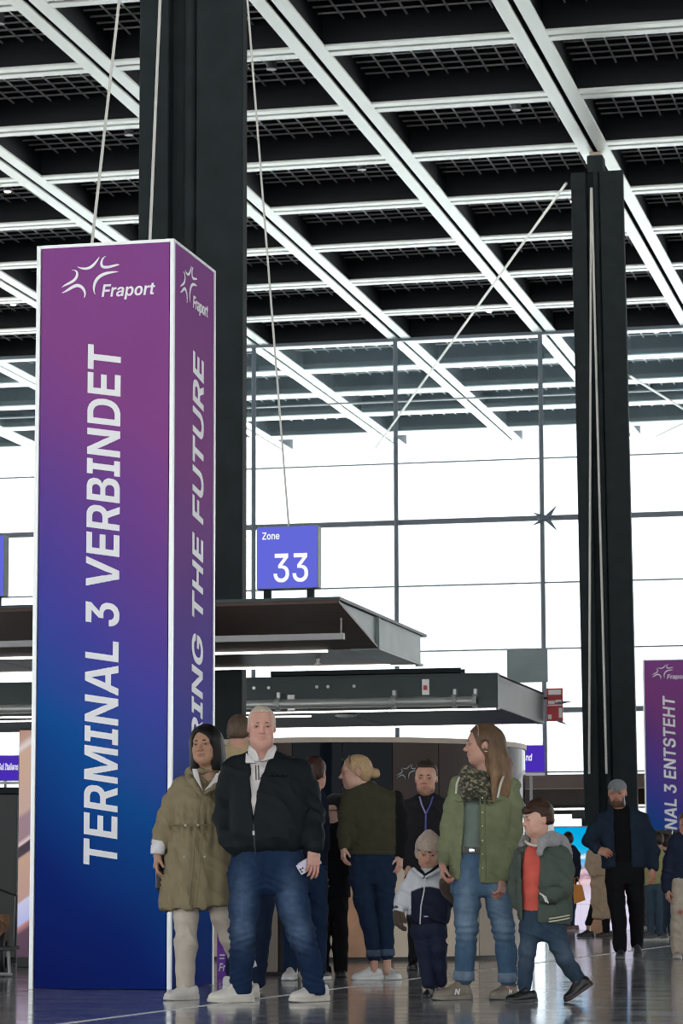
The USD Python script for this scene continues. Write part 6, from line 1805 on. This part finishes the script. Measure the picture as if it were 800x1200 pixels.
# person with the dark beanie and glasses (P5)
P = figure(22.0, 392, 'short person in black with glasses and a dark cap between two taller visitors',
           [(957, 386, 400, 0.8, 0.0), (964, 376, 406, 0.65, 0.0), (974, 368, 409, 0.6, 0.0), (995, 364, 410, 0.6, 0.0), (1025, 362, 411, 0.6, 0.0), (1052, 364, 410, 0.58, 0.0)],
           [[(374, 978, 0, 8.5), (368, 1000, -0.03, 8), (372, 1022, -0.1, 7)], [(404, 978, 0, 8), (407, 1000, 0.02, 7.5), (404, 1022, -0.05, 6.5)]],
           [(1044, 366, 409, 0.6, 0), (1060, 366, 408, 0.6, 0), (1070, 370, 404, 0.5, 0)],
           [[(379, 1065, 0, 10.5), (378, 1090, 0, 9.5), (377, 1110, 0, 9), (377, 1135, 0, 8.5)], [(397, 1065, 0, 10.5), (398, 1090, 0, 9.5), (398.5, 1110, 0, 9), (399, 1135, 0, 8.5)]],
           (0.006, 0.006, 0.008), (0.006, 0.006, 0.007),
           dict(u=391.5, v_top=932, v_chin=968, fwd=(-0.92, -0.40, -0.05), neck=(394, 972, 0.0), neck_r=0.05, hair={'lo': (-0.12, -0.15, -0.13), 'hi': (0.12, 0.15, 0.17), 'mat': 'knit', 'ops': [('add', ell((0, -0.016, 0.04), (0.088, 0.108, 0.092)), 0), ('add', ell((0, -0.055, -0.02), (0.08, 0.065, 0.07)), 0.03), ('cut', blk((0, 0.20, -0.155), (0.3, 0.19, 0.2), None, 0.03), 0.012), ('cut', blk((0, 0, -0.29), (0.3, 0.3, 0.2)), 0.01)]}, hair_col=(0.010, 0.009, 0.012), brow_col=(0.03, 0.02, 0.02), hair_name='cap'),
           (0.52, 0.31, 0.25), shoes=[dict(turn=-30, length=0.25, color=(0.01, 0.01, 0.01), sole=(0.02, 0.02, 0.02), lace=(0.01, 0.01, 0.01), at=(377, 1142, -0.03)), dict(turn=10, length=0.25, color=(0.01, 0.01, 0.01), sole=(0.02, 0.02, 0.02), lace=(0.01, 0.01, 0.01), at=(399, 1142, 0.0))],
           hands=[((372, 1024, -0.10), (378, 1040, -0.14), (0.5, 0.8, 0), 1, 0.5, 0.85)], leg_mat='cloth', top_name='coat', seed=60)
for sx in (-1, 1):
    lens = trimesh.creation.torus(0.022, 0.0025, major_sections=20, minor_sections=6)
    lv = np.array(lens.vertices)
    lens.vertices = P.toW(np.stack([lv[:, 0] + sx * 0.032, 0.099 + lv[:, 2], lv[:, 1] * 0.8 - 0.001], 1))
    gl = P.part('glasses', lens, 'leather', (0.01, 0.01, 0.01))
    P.part('temple', tube(P.toW([(sx * 0.054, 0.098, 0.004), (sx * 0.077, 0.07, 0.005), (sx * 0.082, 0.0, 0.004)]), 0.0028, 6), 'leather', (0.01, 0.01, 0.01), gl)

# man in the beige jacket, seen from behind (P3)
P = figure(18.9, 296, 'man in a beige jacket with short brown hair turned away behind the couple',
           [(868, 270, 295, 0.8, 0.0), (876, 262, 306, 0.6, 0.0), (886, 252, 318, 0.5, 0.0), (910, 250, 322, 0.5, 0.0), (950, 254, 320, 0.54, 0.0), (990, 256, 320, 0.54, 0.0)],
           [[(260, 894, 0, 11), (256, 925, 0, 10), (258, 960, -0.0, 9)], [(312, 894, 0, 11), (320, 925, 0.02, 10), (320, 960, 0.0, 9)]],
           [(984, 260, 320, 0.55, 0), (1010, 260, 322, 0.55, 0), (1030, 266, 320, 0.45, 0)],
           [[(277, 1020, 0.05, 13), (276, 1060, 0.08, 11.5), (275, 1090, 0.1, 10), (274, 1150, 0.1, 9)], [(306, 1020, 0.0, 15), (308, 1060, 0.0, 13), (306, 1095, 0.0, 11), (302, 1150, 0.05, 9)]],
           (0.36, 0.275, 0.165), lambda P: denim_tone(P, (0.010, 0.018, 0.042), (0.03, 0.05, 0.09), [], []),
           dict(u=281, v_top=839, v_chin=880, fwd=(0.25, 0.97, 0), neck=(283, 884, 0.0), neck_r=0.060, hair=hair_short(line=0.07, thick=0.009, nape=-0.06), hair_col=(0.085, 0.055, 0.035)),
           (0.46, 0.25, 0.18), shoes=[dict(turn=170, length=0.29, color=(0.62, 0.60, 0.57), pitch=-0.75, at=(297, 1158, 0.06)), dict(turn=160, length=0.29, color=(0.62, 0.60, 0.57), at=(274, 1160, 0.12))], seed=62)
P.part('collar', tube([P.L(u, v, d) for u, v, d in ((268, 879, -0.02), (273, 874, 0.07), (283, 872, 0.09), (293, 874, 0.07), (298, 879, -0.02))], 0.022, 10), 'cloth', (0.36, 0.275, 0.165), P.top)

# man with the grey cap (P11)
cap_ops = [('add', ell((0, -0.010, 0.052), (0.085, 0.105, 0.078)), 0), ('cut', blk((0, 0, -0.16), (0.3, 0.3, 0.2)), 0.004), ('add', cap((-0.03, 0.095, 0.050), (-0.028, 0.165, 0.030), 0.013, 0.010), 0.012), ('add', cap((0.03, 0.095, 0.050), (0.028, 0.165, 0.030), 0.013, 0.010), 0.012), ('add', cap((0, 0.095, 0.053), (0, 0.175, 0.031), 0.013, 0.010), 0.02)]
bd = (0.030, 0.018, 0.012)
P = figure(27.5, 732, 'bearded man in a grey cap and navy jacket walking with one forearm across his waist',
           [(943, 722, 736, 0.8, 0.02), (948, 711, 746, 0.6, 0.01), (956, 703, 755, 0.5, 0.0), (972, 701, 758, 0.52, 0.0), (995, 703, 757, 0.56, -0.01), (1017, 705, 757, 0.56, 0.0)],
           [[(706, 960, 0, 8), (695, 974, 0.0, 7.5), (690, 985, -0.02, 7.2), (699, 995, -0.13, 6.2)], [(752, 960, 0, 8), (760, 978, 0.02, 7.5), (765, 998, 0.0, 6.8), (766, 1016, -0.04, 6)]],
           [(1008, 709, 755, 0.56, 0), (1024, 709, 755, 0.58, 0), (1036, 712, 753, 0.5, 0)],
           [[(720, 1032, 0, 11), (722, 1055, -0.05, 10), (725, 1078, -0.06, 8.5), (726, 1110, 0.0, 8)], [(743, 1032, 0, 11), (745, 1055, 0.05, 10), (746, 1078, 0.10, 8.5), (746, 1106, 0.16, 7.5)]],
           (0.014, 0.024, 0.042), (0.007, 0.007, 0.009),
           dict(u=723, v_top=914.5, v_chin=945, fwd=(-0.22, -1, -0.06), neck=(727, 953, 0.01), neck_r=0.06, width=1.05, jowl=0.3, hair={'lo': (-0.12, -0.15, -0.03), 'hi': (0.12, 0.21, 0.15), 'ops': cap_ops, 'mat': 'knit', 'col': lambda v: np.where((v[:, 1] < -0.03)[:, None], (0.06, 0.065, 0.08), (0.20, 0.21, 0.23))}, hair_col=(0.1, 0.1, 0.1), brow_col=bd, stubble=0.85, stub_col=bd, hair_name='cap', hair_ruffle=((40, 40, 40), 0.001)),
           (0.43, 0.22, 0.155), shoes=[dict(turn=-8, length=0.29, color=(0.03, 0.035, 0.045), sole=(0.12, 0.12, 0.13), lace=(0.05, 0.05, 0.05), at=(727, 1118, -0.04)), dict(turn=5, length=0.29, color=(0.05, 0.055, 0.07), sole=(0.12, 0.12, 0.13), lace=(0.05, 0.05, 0.05), pitch=-0.35, at=(746, 1117, 0.14))],
           hands=[((701, 996, -0.145), (712, 1000, -0.20), (0.1, 0.9, -0.3), 1, 0.6, 0.95), ((766, 1018, -0.045), (766, 1036, -0.08), (-0.7, 0.5, 0), -1, 0.45, 0.98)],
           opening=([(940, 719), (960, 719), (990, 720), (1020, 721)], [(940, 737), (960, 738), (990, 739), (1020, 740)], 0.0), shell=0.03, inner=('t_shirt', (0.005, 0.005, 0.006)), leg_mat='cloth', seed=64)

# person cut by the right edge (P12)
P = figure(27.5, 802, 'person in a navy top and beige ripped trousers cut by the right edge',
           [(972, 800, 812, 0.8, 0.0), (977, 792, 820, 0.6, 0.0), (986, 787, 826, 0.55, 0.0), (1005, 785, 828, 0.55, 0.0), (1030, 785, 828, 0.55, 0.0)],
           [[(791, 985, 0, 7), (784, 1008, 0.02, 6.8), (780.5, 1030, 0.0, 6), (781, 1042, -0.02, 5)], [(822, 985, 0, 7), (829, 1008, 0.02, 6.5), (831, 1035, 0.0, 5.5)]],
           [(1024, 787, 826, 0.56, 0), (1040, 786, 826, 0.56, 0), (1050, 789, 824, 0.5, 0)],
           [[(796, 1046, 0, 10), (795, 1068, -0.04, 9), (794, 1085, -0.02, 8.5), (794, 1114, 0.0, 8)], [(817, 1046, 0, 10), (818, 1068, 0, 9), (819, 1085, 0, 8), (820, 1114, 0.0, 7.5)]],
           (0.016, 0.022, 0.045), lambda P: (lambda v: lerp(np.tile((0.42, 0.36, 0.29), (len(v), 1)), (0.35, 0.10, 0.07), 1.2 * blob(v, P.L(796.5, 1069, -0.10), (0.026, 0.2, 0.022)))),
           dict(u=806, v_top=951, v_chin=983, fwd=(-0.3, -0.95, 0), neck=(806, 981, 0.0), neck_r=0.05, hair=hair_short(line=0.06, thick=0.014, nape=-0.10), hair_col=(0.10, 0.06, 0.035)),
           (0.46, 0.25, 0.18), shoes=[dict(turn=-12, length=0.25, color=(0.40, 0.34, 0.29), sole=(0.35, 0.32, 0.3), at=(794, 1119, -0.02)), dict(turn=10, length=0.25, color=(0.40, 0.34, 0.29), sole=(0.35, 0.32, 0.3), at=(820, 1119, 0.02))],
           hands=[((781, 1043, -0.02), (783, 1058, -0.04), (0.8, 0.2, 0), 1, 0.4, 0.9)], top_name='sweatshirt', leg_mat='cloth', seed=66)

# woman in the beige trench coat (P13)
P = figure(40.0, 702, 'person in a long beige belted trench coat walking behind the capped man',
           [(985, 699, 708, 0.8, 0), (990, 694, 713, 0.65, 0), (998, 690, 716, 0.6, 0), (1013, 691, 713, 0.62, 0), (1025, 692, 711.5, 0.62, 0), (1035, 692, 713, 0.64, 0), (1055, 692, 715, 0.66, 0), (1077, 693, 716, 0.66, 0)],
           [[(692, 1000, 0, 5), (690, 1014, 0, 4.8), (694, 1024, -0.08, 4.2)], [(714, 1000, 0, 5), (717, 1014, 0.02, 4.6), (716, 1028, -0.02, 4)]],
           [(1040, 694, 714, 0.6, 0), (1052, 694, 714, 0.5, 0)],
           [[(699, 1050, 0, 5.5), (695, 1066, 0.02, 4.8), (689, 1082, 0.1, 4)], [(709, 1050, 0, 5.5), (709.5, 1070, 0, 5), (710, 1090, 0, 4.5)]],
           (0.40, 0.30, 0.21), (0.010, 0.010, 0.013),
           dict(u=704, v_top=968, v_chin=988, fwd=(-1, -0.2, 0), neck=(704, 993, 0), neck_r=0.045, hair=hair_short(line=0.06, thick=0.014, nape=-0.11), hair_col=(0.05, 0.03, 0.02), h=0.006, hair_h=0.007, detail=False),
           (0.46, 0.26, 0.19), shoes=[dict(turn=-80, length=0.26, color=(0.02, 0.015, 0.015), sole=(0.02, 0.02, 0.02), lace=(0.02, 0.02, 0.02), at=(686, 1092, 0.08)), dict(turn=-75, length=0.26, color=(0.06, 0.03, 0.025), sole=(0.02, 0.02, 0.02), lace=(0.02, 0.02, 0.02), at=(708, 1097, 0.0))], top_name='trench_coat', leg_mat='cloth', seed=68, h=0.02, tfold=((10, 10, 4), 0.012))
P.part('belt', tube([P.L(702 + 10.3 * math.cos(a), 1025, 0.08 * math.sin(a)) for a in np.linspace(0, 2 * math.pi, 25)], 0.018, 6), 'cloth', (0.36, 0.27, 0.19), P.top)

# two people in dark clothes before the video wall (P14)
P = figure(46.0, 668, 'person in a dark jacket and jeans standing in front of the video wall',
           [(990, 665, 672, 0.8, 0), (994, 661, 676, 0.65, 0), (1000, 658, 678, 0.6, 0), (1018, 657, 677, 0.62, 0), (1036, 658, 675, 0.62, 0)],
           [[(660, 1002, 0, 3.8), (657, 1016, 0, 3.6), (659, 1030, -0.05, 3)], [(676, 1002, 0, 3.8), (677, 1016, 0, 3.6), (676, 1030, -0.03, 3)]],
           [(1032, 659, 675, 0.6, 0), (1042, 659, 675, 0.55, 0)],
           [[(663, 1040, 0, 4.6), (663, 1062, 0, 4), (662.5, 1086, 0, 3.4)], [(671, 1040, 0, 4.6), (670.5, 1062, 0, 4), (669, 1086, 0, 3.4)]],
           (0.014, 0.015, 0.028), (0.02, 0.035, 0.075),
           dict(u=665, v_top=975.5, v_chin=993, fwd=(-0.3, 0.95, 0), neck=(667, 997, 0), neck_r=0.05, hair=hair_short(line=0.06, thick=0.012, nape=-0.08), hair_col=(0.02, 0.015, 0.012), h=0.006, hair_h=0.007, detail=False),
           (0.40, 0.22, 0.16), shoes=[dict(turn=-75, length=0.28, color=(0.16, 0.07, 0.06), sole=(0.3, 0.25, 0.25), at=(664, 1091, -0.03)), dict(turn=-60, length=0.28, color=(0.16, 0.07, 0.06), sole=(0.3, 0.25, 0.25), at=(670, 1091, 0.05))], seed=70, h=0.02)
q = P.L(674.5, 1046, -0.12)
tb = thing('shopping_bag', 'bright orange shopping bag beside the person before the video wall', 'bag', P.O + (q[0] * RIGHT_H + q[1] * FWD_H + np.array([0, 0, q[2]])), YAW)
M['orange'] = plain('orange', (0.62, 0.22, 0.02), 0.6)
obj('bag_body', trimesh.convex.convex_hull(np.array([(x, y, z) for x, z in ((-0.05, 0.13), (0.10, 0.12), (0.15, -0.12), (-0.03, -0.18)) for y in (-0.03, 0.03)])), M['orange'], tb)
obj('bag_handle', tube([(-0.02, 0, 0.12), (-0.02, 0, 0.22), (0.03, 0, 0.25), (0.07, 0, 0.12)], 0.008, 6), M['orange'], tb)
figure(48.5, 654, 'dark-haired person half hidden behind the boy, farthest left before the video wall',
       [(988, 651, 658, 0.8, 0), (992, 647, 662, 0.65, 0), (998, 644, 664, 0.6, 0), (1016, 644, 664, 0.62, 0), (1034, 645, 663, 0.62, 0)],
       [[(646, 1000, 0, 3.6), (643, 1016, 0, 3.4), (645, 1030, -0.05, 3)], [(662, 1000, 0, 3.6), (664, 1016, 0, 3.4), (663, 1030, -0.03, 3)]],
       [(1030, 646, 662, 0.6, 0), (1040, 646, 662, 0.55, 0)],
       [[(650, 1038, 0, 4.4), (650, 1060, 0, 3.8), (650, 1083, 0, 3.3)], [(658, 1038, 0, 4.4), (658, 1060, 0, 3.8), (658, 1083, 0, 3.3)]],
       (0.020, 0.016, 0.03), (0.015, 0.02, 0.04),
       dict(u=654, v_top=973, v_chin=990, fwd=(0.2, 0.97, 0), neck=(654.5, 994, 0), neck_r=0.05, hair=hair_short(line=0.06, thick=0.012, nape=-0.08), hair_col=(0.05, 0.025, 0.02), h=0.006, hair_h=0.007, detail=False),
       (0.36, 0.2, 0.15), shoes=[dict(turn=-10, length=0.27, color=(0.02, 0.02, 0.02), at=(650, 1088, 0)), dict(turn=10, length=0.27, color=(0.02, 0.02, 0.02), at=(658, 1088, 0))], seed=72, h=0.022)

# two people between the capped man and the right edge (P15)
P = figure(37.5, 766, 'person in a yellow-green top and jeans behind the capped man, near the right edge',
           [(992, 762, 772, 0.8, 0), (997, 757, 777, 0.65, 0), (1004, 754, 779, 0.6, 0), (1020, 753, 778, 0.62, 0), (1036, 754, 776, 0.62, 0)],
           [[(757, 1006, 0, 4.6), (753, 1020, 0, 4.4), (756, 1034, -0.05, 3.6)], [(776, 1006, 0, 4.6), (779, 1020, 0, 4.4), (777, 1034, -0.03, 3.6)]],
           [(1032, 755, 776, 0.6, 0), (1044, 756, 776, 0.55, 0)],
           [[(760, 1042, 0, 5.4), (761, 1068, 0, 4.8), (763, 1094, 0, 4.2)], [(771, 1042, 0, 5.4), (771.5, 1068, 0, 4.8), (772, 1094, 0, 4.2)]],
           (0.30, 0.29, 0.13), (0.045, 0.07, 0.10),
           dict(u=767, v_top=975, v_chin=995, fwd=(-0.9, 0.4, 0), neck=(767, 999, 0), neck_r=0.05, hair=hair_short(line=0.06, thick=0.014, nape=-0.09), hair_col=(0.03, 0.02, 0.015), h=0.006, hair_h=0.007, detail=False),
           (0.42, 0.24, 0.18), shoes=[dict(turn=-75, length=0.28, color=(0.06, 0.065, 0.075), sole=(0.4, 0.4, 0.4), at=(759, 1101, -0.04)), dict(turn=-60, length=0.28, color=(0.06, 0.065, 0.075), sole=(0.4, 0.4, 0.4), at=(773, 1101, 0.04))], top_name='pullover', seed=74, h=0.02)
figure(39.5, 780, 'dark-clothed person with curly dark hair standing just left of the right-edge person',
       [(994, 776, 785, 0.8, 0), (999, 771, 790, 0.65, 0), (1006, 768, 792, 0.6, 0), (1024, 769, 791, 0.62, 0), (1040, 769, 790, 0.62, 0)],
       [[(771, 1008, 0, 4.5), (768, 1022, 0, 4.2), (770, 1036, -0.05, 3.5)], [(789, 1008, 0, 4.5), (792, 1022, 0, 4.2), (790, 1036, -0.03, 3.5)]],
       [(1034, 770, 790, 0.6, 0), (1046, 771, 789, 0.55, 0)],
       [[(775, 1044, 0, 5.2), (775.5, 1068, 0, 4.6), (776, 1091, 0, 4.1)], [(785, 1044, 0, 5.2), (785.5, 1068, 0, 4.6), (786, 1091, 0, 4.1)]],
       (0.018, 0.014, 0.014), (0.03, 0.045, 0.07),
       dict(u=778, v_top=978, v_chin=997, fwd=(-0.5, 0.85, 0), neck=(779, 1001, 0), neck_r=0.05, hair=hair_short(line=0.055, thick=0.022, nape=-0.10), hair_col=(0.03, 0.018, 0.015), h=0.006, hair_h=0.007, detail=False, hair_ruffle=((40, 40, 40), 0.012)),
       (0.42, 0.24, 0.18), shoes=[dict(turn=-30, length=0.27, color=(0.04, 0.04, 0.05), sole=(0.35, 0.35, 0.35), at=(776, 1098, 0)), dict(turn=-20, length=0.27, color=(0.04, 0.04, 0.05), sole=(0.35, 0.35, 0.35), at=(786, 1098, 0))], seed=76, h=0.02)
